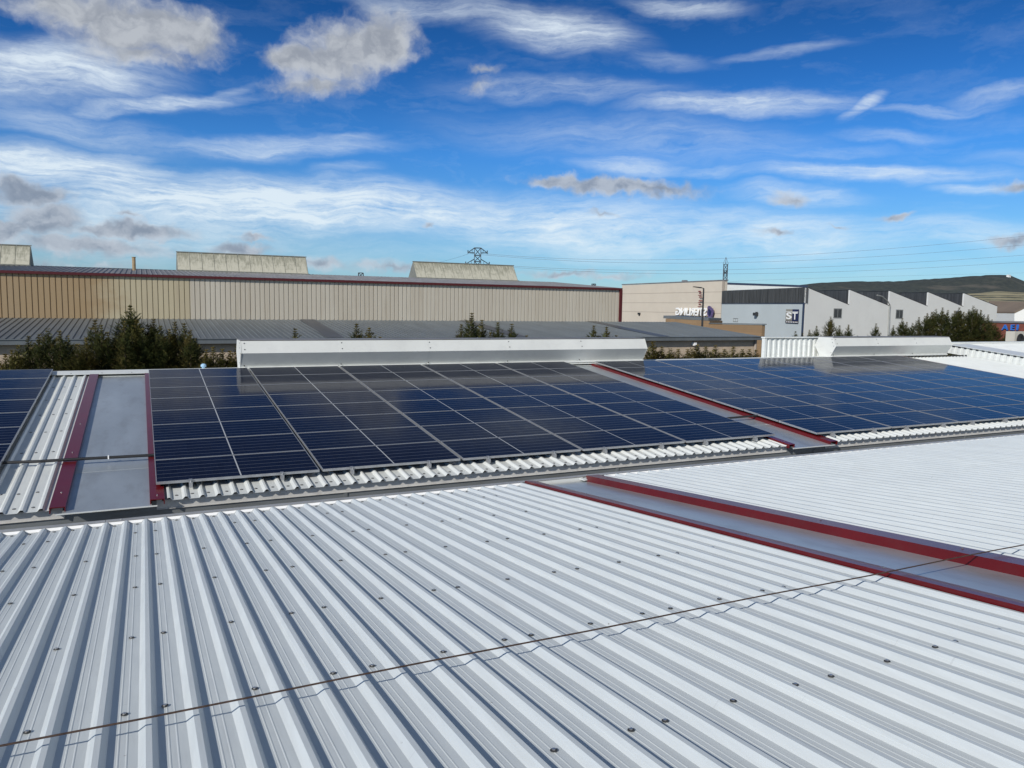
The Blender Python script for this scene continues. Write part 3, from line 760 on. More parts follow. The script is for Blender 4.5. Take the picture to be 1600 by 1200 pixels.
# logo sign on the side wall (u runs away from the corner, so left in the picture = larger u)
st = thing('company_sign', 'square two-tone ST sign on the pale side wall of the saw-tooth factory', 'sign', FS(2.7, 1.7, .1))
u0, u1, um = 4.24, 1.29, 2.72
mb = MB(); FS.box(mb, um, u0, 1.18, 2.5, .06, .12); FS.box(mb, um, u0, 1.10, 1.17, .06, .10); mb.build('beige_half', 'sign_beige', st)
mb = MB(); FS.box(mb, u1, um - .03, 1.10, 2.5, .06, .12); mb.build('navy_half', 'sign_navy', st)
mb = MB(); FS.box(mb, u1, u0, .82, 1.09, .06, .12); mb.build('base_strip', 'sign_dark', st)
mb = MB(); r2 = random.Random(8)
for i in range(7): FS.box(mb, u0 - .25 - i * .40, u0 - .45 - i * .40, .90, 1.02, .121, .14)
FS.box(mb, u1 + .02, u0 - .02, 2.17, 2.22, .121, .135)
mb.build('small_lettering', 'sign_white', st)
FS2 = Fr(PC, BD); FS2.n = FS.n; FS2.o = FS(4.1, 0); FS2.d = -BD
place_text(text_mesh('S', 1, .02, 'sign_white', 'letter_s'), st, FS2, .06, 1.28, 1.28, 2.12, .14)
place_text(text_mesh('T', 1, .02, 'sign_white', 'letter_t'), st, FS2, 1.52, 2.66, 1.28, 2.14, .14)
# white shed roof visible over the factory's side wall
ws = thing('white_shed', 'white roofed shed showing as a bright strip above the dark ribbed band', 'building', at_d(1195, 484, 128).xyz * 1)
ws.location.z = G
a0, a1 = at_d(1128, 444.5, 126), at_d(1262, 449.2, 126)
mb = MB(); nv = Vector((.4, .9, 0)) * 14
mb.prism([Vector((a0.x, a0.y, G)), Vector((a1.x, a1.y, G)), a1, a0], nv); mb.build('wall', 'trim_white', ws)
mb = MB(); mb.prism([a0 + Vector((0, 0, .02)), a1 + Vector((0, 0, .02)), a1 + Vector((0, 0, .35)), a0 + Vector((0, 0, .35))], nv); mb.build('roof', 'navy_trim', ws)

# low brown building with flat roof
bb = thing('brown_block_building', 'low brown block building with grey roof between annex and white factory', 'building', (48, 43, G))
mb = MB(); mb.prism([(44.4, 48.3, G), (48.05, 46.4, G), (48.05, 46.4, 1.25), (44.4, 48.3, 1.40)], (2.6, 1.2, 0)); mb.prism([(48.06, 46.6, G), (48.06, 39.6, G), (48.06, 39.6, 1.05), (48.06, 46.6, .95)], (.35, 0, 0))
mb.build('wall', 'brown_block', bb)
mb = MB(); mb.prism([(44.2, 48.4, 1.42), (48.0, 46.5, 1.27), (48.0, 46.5, 1.50), (44.2, 48.4, 1.68)], (2.6, 1.2, 0)); mb.prism([(47.98, 46.7, .98), (47.98, 39.5, 1.08), (47.98, 39.5, 1.16), (47.98, 46.7, 1.06)], (.5, 0, 0)); mb.build('roof', 'slate', bb)
# street lamp
p = at_d(1097.5, 508, 62); top = at_d(1099.5, 450.5, 62)
o = thing('street_lamp', 'slim dark street lamp standing in front of the mirrored lettering', 'street lamp', (top.x, top.y, G))
mb = MB(); mb.tube([(top.x, top.y, G), (top.x, top.y, 1.0), (top.x, top.y, top.z)], [.11, .085, .06], 8); mb.build('pole', 'dark_metal', o)
lv = Vector((-.90, .43, 0))
mb = MB(); mb.tube([top, top + lv * .25 + Vector((0, 0, .05))], .035, 6)
tip = top + lv * .22
mb.prism([tip + Vector((0, .1, .09)), tip + lv * .6 + Vector((0, .08, .14)), tip + lv * .62 + Vector((0, .08, .09)), tip + Vector((0, .1, .0))], (0, -.2, 0)); mb.build('lamp_head', 'dark_metal', o)

# far right: houses, shop, air conditioner
o = thing('brown_roofed_shed', 'long low shed with brown roof below the stubble fields at far right', 'building', (222, 128, G))
q0, q1 = at_d(1545, 471, 215), at_d(1690, 474, 200); e0, e1 = at_d(1548, 486.5, 205), at_d(1700, 488, 190)
mb = MB(); mb.prism([q0, q1, e1, e0], (0, 0, .15)); mb.build('roof', 'brown_roof', o)
mb = MB(); mb.prism([Vector((e0.x, e0.y, G)), Vector((e1.x, e1.y, G)), e1 - Vector((0, 0, .05)), e0 - Vector((0, 0, .05))], Vector((5, 9, 0))); mb.build('wall', 'roof_grey', o)
o = thing('white_gabled_shed', 'small white gabled shed at the right frame edge above the red shop', 'building', (150, 90, G))
mb = MB(); pp = [at_d(x_, y_, 150) for x_, y_ in ((1585, 520), (1640, 520), (1640, 486), (1612, 477), (1585, 490))]
mb.prism(pp, Vector((6, 10, 0))); mb.build('wall', 'white_wall', o)
mb = MB(); mb.prism([pp[4] + Vector((0, 0, .05)), pp[3] + Vector((0, 0, .05)), pp[3] + Vector((0, 0, .35)), pp[4] + Vector((0, 0, .35))], Vector((6, 10, 0)))
mb.prism([pp[3] + Vector((0, 0, .06)), pp[2] + Vector((0, 0, .06)), pp[2] + Vector((0, 0, .35)), pp[3] + Vector((0, 0, .36))], Vector((6, 10, 0))); mb.build('roof', 'brown_roof', o)
sh = thing('red_shop', 'red fronted shop with blue rooftop letters behind the right conifers', 'building', (77, 36, G))
s0, s1 = at_d(1535, 501, 78), at_d(1660, 501, 70)
FSH = Fr(s0, (s1 - s0)[:2])
if FSH.n.dot(CAM - s0) < 0: FSH.n = -FSH.n
Ls = (s1 - s0).length
mb = MB(); mb.prism([FSH(0, G), FSH(Ls, G), FSH(Ls, 1.45), FSH(0, 1.45)], -FSH.n * 6); mb.build('wall', 'brick_red', sh)
mb = MB(); FSH.box(mb, -.1, Ls + .1, 1.46, 1.6, -6.1, .1); mb.build('roof', 'roof_grey', sh)
def fsh(x_, y_):
    d = ray(x_, y_); t = (FSH.o - Vector((CAM.x, CAM.y, 0))).dot(FSH.n) / Vector((d.x, d.y, 0)).dot(FSH.n); P = CAM + d * t
    return (P - FSH.o).dot(FSH.d), P.z
ls = thing('shop_lettering', 'blue letters A E I on the red shop front at far right', 'sign', FSH(2, 1, .1))
for ch, xa, xb in (('A', 1567, 1576.5), ('E', 1581, 1586.5), ('I', 1590.3, 1592.3)):
    ua, z1 = fsh(xa, 507); ub, z0 = fsh(xb, 516)
    place_text(text_mesh(ch, 1, .05, 'sign_blue', 'letter'), ls, FSH, ua, ub, z0, z1, .1)
q = at_y(1584, 545, 10.4)
ac = thing('air_conditioner', 'beige air conditioner unit with round black fan on the raised white roof', 'air conditioner', (q.x + .5, 10.4, .7))
z0, z1 = .78, at_y(1584, 518, 10.4).z
mb = MB(); mb.box(q.x, q.x + 1.0, 10.4, 10.8, z0, z1); mb.build('casing', 'ac_body', ac)
mb = MB(); cz = (z0 + z1) / 2 + .02; mb.disc((q.x + .42, 10.40, cz), (0, -1, 0), .27, .012, 24); mb.build('fan', 'black_plastic', ac)
mb = MB()
for k in range(7): 
    r_ = .04 + .036 * k; mb.tube([(q.x + .42 + r_ * math.cos(a_ * math.pi / 10), 10.375, cz + r_ * math.sin(a_ * math.pi / 10)) for a_ in range(21)], .004, 4, 0, False)
mb.build('fan_guard', 'dark_metal', ac)
mb = MB(); mb.box(q.x + .1, q.x + .2, 10.4, 10.8, z0 - .3, z0 - .002); mb.box(q.x + .8, q.x + .9, 10.4, 10.8, z0 - .3, z0 - .002); mb.build('foot', 'dark_metal', ac)

# ------------------------------------------------------------------ pylons and wires
def pylon(base, height, w0, w1, arms, label, rm=.13, yaw=.0):
    o = thing('pylon', label, 'pylon', base)
    mb = MB(); b = Vector(base); cr, sr = math.cos(yaw), math.sin(yaw)
    def P(x_, y_, z_): return b + Vector((x_ * cr - y_ * sr, x_ * sr + y_ * cr, z_))
    wid = lambda z: w0 + (w1 - w0) * min(1, z / (height * .62))
    lv_ = [height * t for t in (0, .14, .27, .39, .5, .6, .68, .755, .83, .905, 1.0)]
    for i in range(len(lv_) - 1):
        za, zb_ = lv_[i], lv_[i + 1]; a, c = wid(za), wid(zb_)
        cs = [(-1, -1), (1, -1), (1, 1), (-1, 1)]
        for k in range(4):
            x_, y_ = cs[k]; x2, y2 = cs[(k + 1) % 4]
            mb.tube([P(x_ * a, y_ * a, za), P(x_ * c, y_ * c, zb_)], rm, 4, 0, False)
            mb.tube([P(x_ * a, y_ * a, za), P(x2 * c, y2 * c, zb_)], rm * .6, 4, 0, False)
            mb.tube([P(x2 * a, y2 * a, za), P(x_ * c, y_ * c, zb_)], rm * .6, 4, 0, False)
            mb.tube([P(x_ * c, y_ * c, zb_), P(x2 * c, y2 * c, zb_)], rm * .7, 4, 0, False)
    mb.build('tower', 'steel', o)
    tips = []
    for z_, ln, up in arms:
        for sgn in (-1, 1):
            m2 = MB(); t = P(sgn * ln, 0, z_); tips.append(t)
            for yy in (-1, 1):
                m2.tube([P(sgn * w1, yy * w1, z_ - .1), t], rm * .9, 4, 0, False); m2.tube([P(sgn * w1, yy * w1, z_ + up), t], rm * .8, 4, 0, False)
            for f_ in (.35, .7):
                x_ = w1 + (ln - w1) * f_
                m2.tube([P(sgn * x_, 0, z_), P(sgn * x_, 0, z_ + up * (1 - f_))], rm * .6, 4, 0, False)
            m2.tube([t, t + Vector((0, 0, .9))], rm * 1.4, 5); m2.tube([t, t - Vector((0, 0, .5))], rm * 1.2, 5)
            m2.build('crossarm', 'steel', o)
    return tips
p1 = at_d(745.5, 470, 300)
tips = pylon((p1.x, p1.y, G), 24.8 - G, 2.6, 1.25, [(29.0, 3.75, 1.8), (24.6, 4.6, 1.9)], 'broad armed lattice pylon rising behind the third roof lantern', .14, -.40)
p2 = at_d(1131.5, 470, 350)
o_t = pylon((p2.x, p2.y, G), 23.0 - G, 2.2, .85, [(25.0, 2.2, 1.2), (20.8, 2.6, 1.2)], 'slender pale lattice pylon above the beige and white buildings', .12, 1.0)
mb = MB(); tp = Vector((p2.x, p2.y, 23.0)); 
par = [ob for ob in bpy.data.objects if ob.name == 'pylon.001'][0]
for sx_ in (-1, 1):
    for sy_ in (-1, 1): mb.tube([tp + Vector((sx_ * .85, sy_ * .85, 0)), tp + Vector((0, 0, 3.2))], .1, 4)
mb.build('peak', 'steel', par)
p3 = at_d(564, 470, 500)
pylon((p3.x, p3.y, G), 22.6 - G, 3, 1.5, [(20.8, 6.6, 2.0)], 'tiny distant pylon between the second and third lanterns', .28, -.3)
p4 = at_d(927, 470, 620)
pylon((p4.x, p4.y, G), 21.6 - G, 2.4, 1.2, [(20.6, 2.6, 1.2)], 'tiny distant pylon behind the right end of the hall roof', .3, 0)
def wire(pts, label, r=.05):
    """pts: (px, py, distance) knots; a smooth curve through them"""
    P = [at_d(*q) for q in pts]
    out = []
    for i in range(25):
        t = i / 24; n = len(P); acc = Vector((0, 0, 0)); ts = [k / (n - 1) for k in range(n)]
        for a_ in range(n):
            w = 1
            for b_ in range(n):
                if a_ != b_: w *= (t - ts[b_]) / (ts[a_] - ts[b_])
            acc += P[a_] * w
        out.append(acc)
    mb = MB(); mb.tube(out, [r * (.55 + .45 * (1 - i / 24)) for i in range(25)], 5)
    tag(mb.build('power_line', 'wire'), label, 'power line', 'power lines across the sky')
wire([(759, 396.5, 300), (1105, 404.5, 240), (1700, 358, 180)], 'topmost of the four power lines leaving the broad armed pylon')
wire([(733, 396, 300), (1105, 411, 245), (1700, 373, 185)], 'second highest of the four power lines leaving the broad armed pylon')
wire([(762, 413, 300), (1105, 422, 240), (1700, 391, 180)], 'third highest of the four power lines leaving the broad armed pylon')
wire([(730, 412, 300), (1105, 428, 245), (1700, 402, 185)], 'lowest of the four power lines leaving the broad armed pylon')
wire([(731, 397, 300), (690, 409, 290), (640, 420, 280)], 'faint power line descending left from the broad armed pylon', .04)
wire([(1131, 441, 350), (1300, 434, 340), (1700, 424, 330)], 'faint low power line right of the slender pylon', .04)

# ------------------------------------------------------------------ conifers
def conifer_mesh(seed, h, spread, tipdense):
    r2 = random.Random(seed); mb = MB()
    def spray(p, d, ln, wdt):
        """flat feathery twig: needles fanned along a stem"""
        d = d.normalized(); side = d.cross(Vector((0, 0, 1))); side = side.normalized() if side.length > .05 else Vector((1, 0, 0)); up = side.cross(d)
        n = max(3, int(ln / .05))
        for i in range(n):
            t = (i + .5) / n; b = p + d * ln * t
            for sgn in (-1, 1):
                ang = r2.uniform(.5, .95); dd = (d * math.cos(ang) + side * sgn * math.sin(ang) + up * r2.uniform(-.25, .45)).normalized()
                l2 = wdt * (1.05 - .75 * t) * r2.uniform(.7, 1.25); w2 = l2 * .17
                pe = dd.cross(up + side * r2.uniform(-.6, .6)).normalized() * w2
                mb.face([b - pe, b + dd * l2 * .55 - pe * .9, b + dd * l2, b + dd * l2 * .5 + pe])
        e = p + d * ln; pe = side * wdt * .10
        mb.face([e - d * .08 - pe, e + d * wdt * .7, e - d * .08 + pe])
    def rad(dz): return spread * (1 - math.exp(-(dz / 1.15) ** 1.25)) + .05
    z = h - .05; phase = 0
    while z > .4:
        dz = h - z
        low = dz > 3.4
        n = 4 if dz < .5 else (8 if not low else 7)
        for k in range(n):
            a = phase + 2 * math.pi * k / n + r2.uniform(-.5, .5); rr = rad(dz) * r2.uniform(.62, 1.22)
            lift = r2.uniform(.55, .95) if dz < 1.0 else r2.uniform(.25, .75)
            d = Vector((math.cos(a), math.sin(a), lift)).normalized(); p0 = Vector((0, 0, z - rr * lift * .6)) + Vector((d.x, d.y, 0)) * rr * .12
            if rr > .22:
                m_ = max(2, int(rr / (.16 if not low else .26)))
                for j in range(m_):
                    t = .25 + .75 * (j + r2.random()) / m_
                    aa = a + r2.uniform(-.75, .75)
                    d2 = Vector((math.cos(aa), math.sin(aa), lift + r2.uniform(-.15, .5)))
                    spray(p0 + d * rr * t * .8, d2, rr * r2.uniform(.28, .5) + .07, .13 if not low else .22)
            spray(p0, d, rr, .12 if not low else .2)
        z -= (.085 if dz < 1 else .13 if not low else .30) * r2.uniform(.8, 1.2); phase += 2.4
    spray(Vector((0, 0, h - .42)), Vector((r2.uniform(-.05, .05), r2.uniform(-.05, .05), 1)), .42, .10)
    return mb
TREES = []
for i, (h, sp) in enumerate(((7.6, .95), (7.6, .80), (7.6, 1.15), (7.6, .62))):
    mb = conifer_mesh(20 + i, h, sp, 1)
    TREES.append((mb.mesh('crown', 'leaf_a'), mb.mesh('crown', 'leaf_b')))
TB = MB(); TB.tube([(0, 0, 0), (0, 0, 3), (0, 0, 7.35)], [.12, .08, .012], 7); TRUNK = TB.mesh('trunk', 'trunk')
def conifer(x, z, Y, kind, olive, label, group, wide=1.0, cat='conifer'):
    p = at_y(x, z, Y); sc = (p.z - G) / 7.62
    t = thing('conifer_tree', label, cat, (p.x, Y, G), group)
    t.rotation_euler = (0, 0, rnd.uniform(0, 6.28)); t.scale = (sc * wide, sc * wide, sc)
    local('crown', TREES[kind][olive], t); local('trunk', TRUNK, t)
gl = 'dark conifers in front of the tan hall at left'
left = [(8, 552, 20.5, 2, 1), (28, 538, 20.3, 1, 1), (44, 524, 21, 1, 0), (75, 511, 21, 0, 0), (93, 516, 20, 1, 0), (120, 536, 19.6, 2, 1), (148, 499, 21.2, 3, 0), (168, 518, 20.4, 1, 0), (184, 509, 21.4, 1, 0),
        (203, 476, 20.6, 0, 0), (222, 512, 19.8, 2, 0), (240, 497, 20.8, 0, 0), (258, 524, 19.8, 2, 0), (273, 502, 21, 1, 0), (288, 504, 20.4, 3, 0), (305, 527, 20.8, 0, 0)]
nm = ['at the left frame edge, lowest and brownest', 'second from the left frame edge, low and olive', 'third from the left frame edge', 'forked top below the lantern at the left edge', 'right of the forked top', 'low and wide, below the chimney\'s left', 'narrow pointed, left of the tallest tree', 'short, two left of the tallest tree', 'touching the tallest tree\'s left side', 'tallest of the row, reaching over the tan wall', 'low and broad right below the tallest tree', 'second tallest, right of the tallest tree', 'low and broad between two pointed trees', 'pointed, left of the row\'s right end', 'narrow, second last before the row\'s right end', 'last at the right end of the dark row']
for (x, z, Y, k, ol), w in zip(left, nm): conifer(x, z, Y, k, ol, f'dark conifer {w}', gl, 1.0)
extra = [(18, 546, 'low gap filler between the two olive ones at the left frame edge'), (60, 521, 'half hidden just left of the forked top'), (106, 523, 'half hidden right of the forked top, olive side'), (134, 527, 'half hidden left of the narrow pointed one'), (158, 507, 'half hidden right of the narrow pointed one'), (194, 500, 'half hidden at the tallest tree\'s left shoulder'), (213, 498, 'half hidden at the tallest tree\'s right shoulder'), (231, 508, 'half hidden left of the second tallest'), (251, 508, 'half hidden right of the second tallest'), (265, 513, 'half hidden left of the pointed one near the row\'s right end'), (297, 514, 'half hidden before the row\'s last conifer')]
for i, (x, z, w) in enumerate(extra): conifer(x, z, 19.4 + (i * 7 % 5) * .4, (1, 3, 0, 1)[i % 4], i % 3 == 0, f'dark conifer {w}', gl, .85)
gs = 'low olive shrubs left of the long vent'
for (x, z), w in zip(((322, 545), (333, 541), (347, 544), (359, 547), (370, 540)), ('leftmost', 'second', 'middle', 'fourth', 'rightmost')):
    conifer(x, z, 18.6, 3, 1, f'low olive shrub, {w} of five against the block wall left of the long vent', gs, 1.15, 'shrub')
gm = 'conifer tips showing above the long vent'
mid = [(461, 512, 20, 3, 1, 'olive thin tip above the left third of the long vent'), (557, 505, 20, 1, 0, 'pointed green tip, left of a pair above the vent'), (577, 511, 20, 0, 1, 'bushy tip, right of a pair above the vent'), (594, 525, 20, 3, 1, 'tiny tip right of the pair above the vent'),
       (721, 506, 20.2, 1, 0, 'leftmost tip of the clump above the vent\'s middle'), (737, 488, 19.6, 3, 0, 'tallest tip of the clump above the vent\'s middle'), (753, 499, 20.4, 3, 1, 'thin tip right of the clump\'s tallest'), (766, 519, 20, 1, 1, 'low tip within the clump above the vent\'s middle'), (778, 503, 20, 1, 0, 'full tip near the right side of the clump'), (800, 505, 20, 3, 0, 'lone pointed tip right of the clump above the vent'), (823, 523, 20, 3, 0, 'tiny tip right of the lone pointed tip'),
       (928, 508, 20, 1, 0, 'left tip of the pair above the vent\'s right end'), (948, 510, 20, 1, 0, 'right tip of the pair above the vent\'s right end'), (963, 523, 20, 3, 1, 'tiny tip beside the pair at the vent\'s right end')]
for x, z, Y, k, ol, w in mid: conifer(x, z, Y, k, ol, f'conifer, {w}', gm, 1.05)
gh = 'spiky hedge conifers below the block wall'
hx = [(1020, 533), (1034, 541), (1047, 543), (1060, 545), (1075, 545), (1089, 538), (1103, 541), (1118, 539), (1132, 545), (1146, 541), (1160, 545), (1171, 545), (1181, 546)]
for i, (x, z) in enumerate(hx):
    conifer(x, z, 18.4 + .3 * (i % 2), (1, 3, 0)[i % 3], 1, f'olive hedge conifer below the block wall, {ORD[i]} from the long vent\'s right end', gh, 1.5, 'hedge conifer')
gr = 'dark conifers in front of the white factory'
right = [(1243, 517, 1, 'small, at the factory\'s navy corner trim'), (1254, 520, 3, 'small thin, just right of the navy corner trim'), (1265, 515, 3, 'small thin, left of the tall pointed one by the first window'), (1276, 509, 1, 'left neighbour of the tall one under the first window'), (1298, 494, 0, 'tall, right below the first factory window'), (1312, 508, 1, 'right neighbour of the tall one under the first window'), (1326, 507, 1, 'standing alone right of the first window'), (1340, 524, 3, 'tiny tip between the first window and downpipe'), (1369, 505, 1, 'standing alone left of the downpipe'),
         (1396, 508, 3, 'small, at the downpipe\'s foot'), (1410, 497, 1, 'pointed, right below the second factory window'), (1426, 504, 0, 'low bushy, right of the second window'), (1436, 495, 3, 'leaning tip, left edge of the large dark clump'), (1449, 489, 0, 'second from left in the large dark clump'), (1463, 482, 0, 'tall, third from left in the large dark clump'), (1473, 480, 1, 'tall, left of the clump\'s covered window'), (1492, 485, 0, 'covering the third factory window'), (1506, 487, 1, 'between the covered window and the tallest'), (1521, 477, 0, 'tallest of the large dark clump'), (1533, 484, 1, 'right neighbour of the clump\'s tallest'), (1544, 491, 3, 'pointed, third from the clump\'s right end'), (1556, 505, 2, 'low broad, second from the clump\'s right end'), (1571, 522, 2, 'lowest, at the clump\'s right end')]
right += [(1417, 503, 1, 'half hidden just right of the second factory window'), (1456, 487, 1, 'half hidden left of the clump\'s two tall neighbours'), (1481, 484, 3, 'half hidden left of the covered window'), (1499, 480, 1, 'half hidden right of the covered window'), (1514, 483, 3, 'half hidden at the clump tallest\'s left shoulder'), (1527, 483, 1, 'half hidden at the clump tallest\'s right shoulder'), (1550, 499, 1, 'half hidden before the clump\'s low right end')]
for i, (x, z, k, w) in enumerate(right): conifer(x, z, 29 + (i * 37 % 5) * .5, k, 0, f'dark conifer {w}', gr, .90 if x > 1430 else .88)

# ------------------------------------------------------------------ ground, road, hills
def structure(o): o['kind'] = 'structure'; return o
mb = MB(); mb.face([(-4000, -4000, G - .05), (6000, -4000, G - .05), (6000, 6000, G - .05), (-4000, 6000, G - .05)]); structure(mb.build('ground', 'earth'))
mb = MB(); mb.face([(-200, 23.5, G - .046), (200, 23.5, G - .046), (200, 30.5, G - .046), (-200, 30.5, G - .046)]); structure(mb.build('road', 'asphalt'))
def terrain(name, mat, rows, xs, seed, rough):
    """rows: list of (distance, [pixel heights per xs]) -> sheet through those directions"""
    mb = MB(); r2 = random.Random(seed); g = []
    for d, ys in rows:
        line = []
        for i, x in enumerate(xs):
            p = at_d(x, ys[i], d); p.z += r2.uniform(-1, 1) * rough; line.append(p)
        g.append(line)
    b = 0; n = len(xs)
    for line in g: mb.v.extend([tuple(p) for p in line])
    for j in range(len(g) - 1):
        for i in range(n - 1): mb.f.append((j * n + i, j * n + i + 1, (j + 1) * n + i + 1, (j + 1) * n + i)); mb.m.append(0)
    o = structure(mb.build(name, mat))
    for p in o.data.polygons: p.use_smooth = True
    return o
prof = [(900, 482), (1100, 476), (1180, 462), (1230, 449), (1250, 445), (1283, 441.5), (1337, 439.6), (1403, 439.6), (1436, 437), (1469, 435), (1512, 431.8), (1540, 430.2), (1567, 429.2), (1578, 430.5), (1590, 435), (1600, 439.5), (1640, 452), (1700, 462), (1850, 474), (2100, 482)]
def interp(tab, x):
    for (a, b), (c, d) in zip(tab, tab[1:]):
        if a <= x <= c: return b + (d - b) * (x - a) / (c - a)
    return tab[0][1] if x < tab[0][0] else tab[-1][1]
xs = [900 + 8 * i for i in range(151)]
hr = lambda x: 490 + .0153 * (x - 1557)                # horizon row
def hillrow(t): return [hr(x) - 8 + (interp(prof, x) - hr(x) + 8) * t + math.sin(x * .07 + t * 9) * .5 * (1 - abs(2 * t - 1)) for x in xs]
terrain('hill', 'hill', [(2300 + 900 * t, hillrow(t)) for t in (0, .15, .3, .45, .6, .75, .88, 1.0)] + [(3600, [hr(x) - 2 for x in xs])], xs, 1, 1.2)
fr_ = lambda t, x: hr(x) + 3 - t * (interp([(900, 4), (1300, 8), (1480, 30), (1560, 38), (1700, 32), (2100, 14)], x))
terrain('field', 'fields', [(500 + 1500 * t, [fr_(t, x) for x in xs]) for t in (0, .2, .4, .6, .8, 1.0)], xs, 2, .3)
# small white house on the hill top
p = at_d(1576, 431, 3150)
o = thing('hilltop_hut', 'tiny pale hut on the crest of the dark hill', 'hut', p)
mb = MB(); mb.box(p.x - 7, p.x + 7, p.y - 5, p.y + 5, p.z - 8, p.z + 3); mb.prism([(p.x - 8, p.y - 6, p.z + 3.1), (p.x - 8, p.y, p.z + 5), (p.x - 8, p.y + 6, p.z + 3.1)], (16, 0, 0)); mb.build('hut_wall', 'white_wall', o)

# ------------------------------------------------------------------ sun, sky, clouds
SUN = Vector((-1.43, -.86, .98)).normalized()
sl = bpy.data.lights.new('sun', 'SUN'); sl.energy = 3.9; sl.angle = R_(.53); sl.color = (1, .955, .89)
so = bpy.data.objects.new('sun', sl); COL.objects.link(so); so.rotation_euler = SUN.to_track_quat('Z', 'Y').to_euler(); so.location = (-30, -20, 30)

w = bpy.data.worlds.new('World'); scene.world = w; w.use_nodes = True
nt = w.node_tree; bg = nt.nodes['Background']; bg.inputs[1].default_value = .1
sky = nt.nodes.new('ShaderNodeTexSky'); sky.sky_type = 'NISHITA'; sky.sun_disc = False
sky.sun_elevation = math.asin(SUN.z); sky.sun_rotation = math.atan2(SUN.x, SUN.y); sky.altitude = 500
sky.air_density = 1.0; sky.dust_density = .4; sky.ozone_density = 2.0
tc = nt.nodes.new('ShaderNodeTexCoord'); nrm = nt.nodes.new('ShaderNodeVectorMath'); nrm.operation = 'NORMALIZE'; L(nt, tc.outputs['Generated'], nrm.inputs[0])
sp = nt.nodes.new('ShaderNodeSeparateXYZ'); L(nt, nrm.outputs[0], sp.inputs[0])
U = math_(nt, 'MULTIPLY', math_(nt, 'ARCTAN2', sp.outputs[0], sp.outputs[1]), 180 / math.pi)
V = math_(nt, 'MULTIPLY', math_(nt, 'ARCSINE', sp.outputs[2]), 180 / math.pi)
uv = nt.nodes.new('ShaderNodeCombineXYZ'); L(nt, U, uv.inputs[0]); L(nt, V, uv.inputs[1])
def uvscale(sx, sy, off=(0, 0, 0), rot=0, src=None):
    mp = nt.nodes.new('ShaderNodeMapping'); mp.inputs['Scale'].default_value = (sx, sy, 1); mp.inputs['Location'].default_value = off; mp.inputs['Rotation'].default_value = (0, 0, rot)
    L(nt, src or uv.outputs[0], mp.inputs[0]); return mp.outputs[0]
def ncol(vec, scale, detail, rough):
    n = nt.nodes.new('ShaderNodeTexNoise'); n.inputs['Scale'].default_value = scale; n.inputs['Detail'].default_value = detail; n.inputs['Roughness'].default_value = rough
    L(nt, vec, n.inputs['Vector']); return n.outputs['Fac'], n.outputs['Color']
# warp of the sky coordinates, so that no cloud outline is an ellipse
def warp(scale, amt, detail, sx=1, sy=1):
    _, c = ncol(uvscale(sx, sy), scale, detail, .55)
    a = nt.nodes.new('ShaderNodeVectorMath'); a.operation = 'SUBTRACT'; L(nt, c, a.inputs[0]); a.inputs[1].default_value = (.5, .5, .5)
    m_ = nt.nodes.new('ShaderNodeVectorMath'); m_.operation = 'SCALE'; L(nt, a.outputs[0], m_.inputs[0]); m_.inputs['Scale'].default_value = amt
    s_ = nt.nodes.new('ShaderNodeVectorMath'); s_.operation = 'ADD'; L(nt, uv.outputs[0], s_.inputs[0]); L(nt, m_.outputs[0], s_.inputs[1])
    o_ = nt.nodes.new('ShaderNodeSeparateXYZ'); L(nt, s_.outputs[0], o_.inputs[0]); return o_.outputs[0], o_.outputs[1], s_.outputs[0]
def azel(x, y):
    d = ray(x, y).normalized(); return math.degrees(math.atan2(d.x, d.y)), math.degrees(math.asin(d.z))
def blob(cx, cy, rx, ry, ang, Uw, Vw):
    """elliptic field: 1 at the centre, 0 on the outline; given in photo pixels, turned into azimuth and elevation"""
    u0, v0 = azel(cx, cy); e = 20
    ca, sa = math.cos(R_(ang)), math.sin(R_(ang))
    u1, v1 = azel(cx + ca * e, cy + sa * e); u2, v2 = azel(cx - sa * e, cy + ca * e)
    a1, b1, a2, b2 = (u1 - u0) / e, (v1 - v0) / e, (u2 - u0) / e, (v2 - v0) / e
    det = a1 * b2 - a2 * b1
    k = [b2 / det / rx, -a2 / det / rx, -b1 / det / ry, a1 / det / ry]
    p = math_(nt, 'MULTIPLY_ADD', Uw, k[0], math_(nt, 'MULTIPLY_ADD', Vw, k[1], -k[0] * u0 - k[1] * v0))
    q = math_(nt, 'MULTIPLY_ADD', Uw, k[2], math_(nt, 'MULTIPLY_ADD', Vw, k[3], -k[2] * u0 - k[3] * v0))
    r = math_(nt, 'SQRT', math_(nt, 'MULTIPLY_ADD', p, p, math_(nt, 'MULTIPLY', q, q)))
    return math_(nt, 'SUBTRACT', 1, r), q
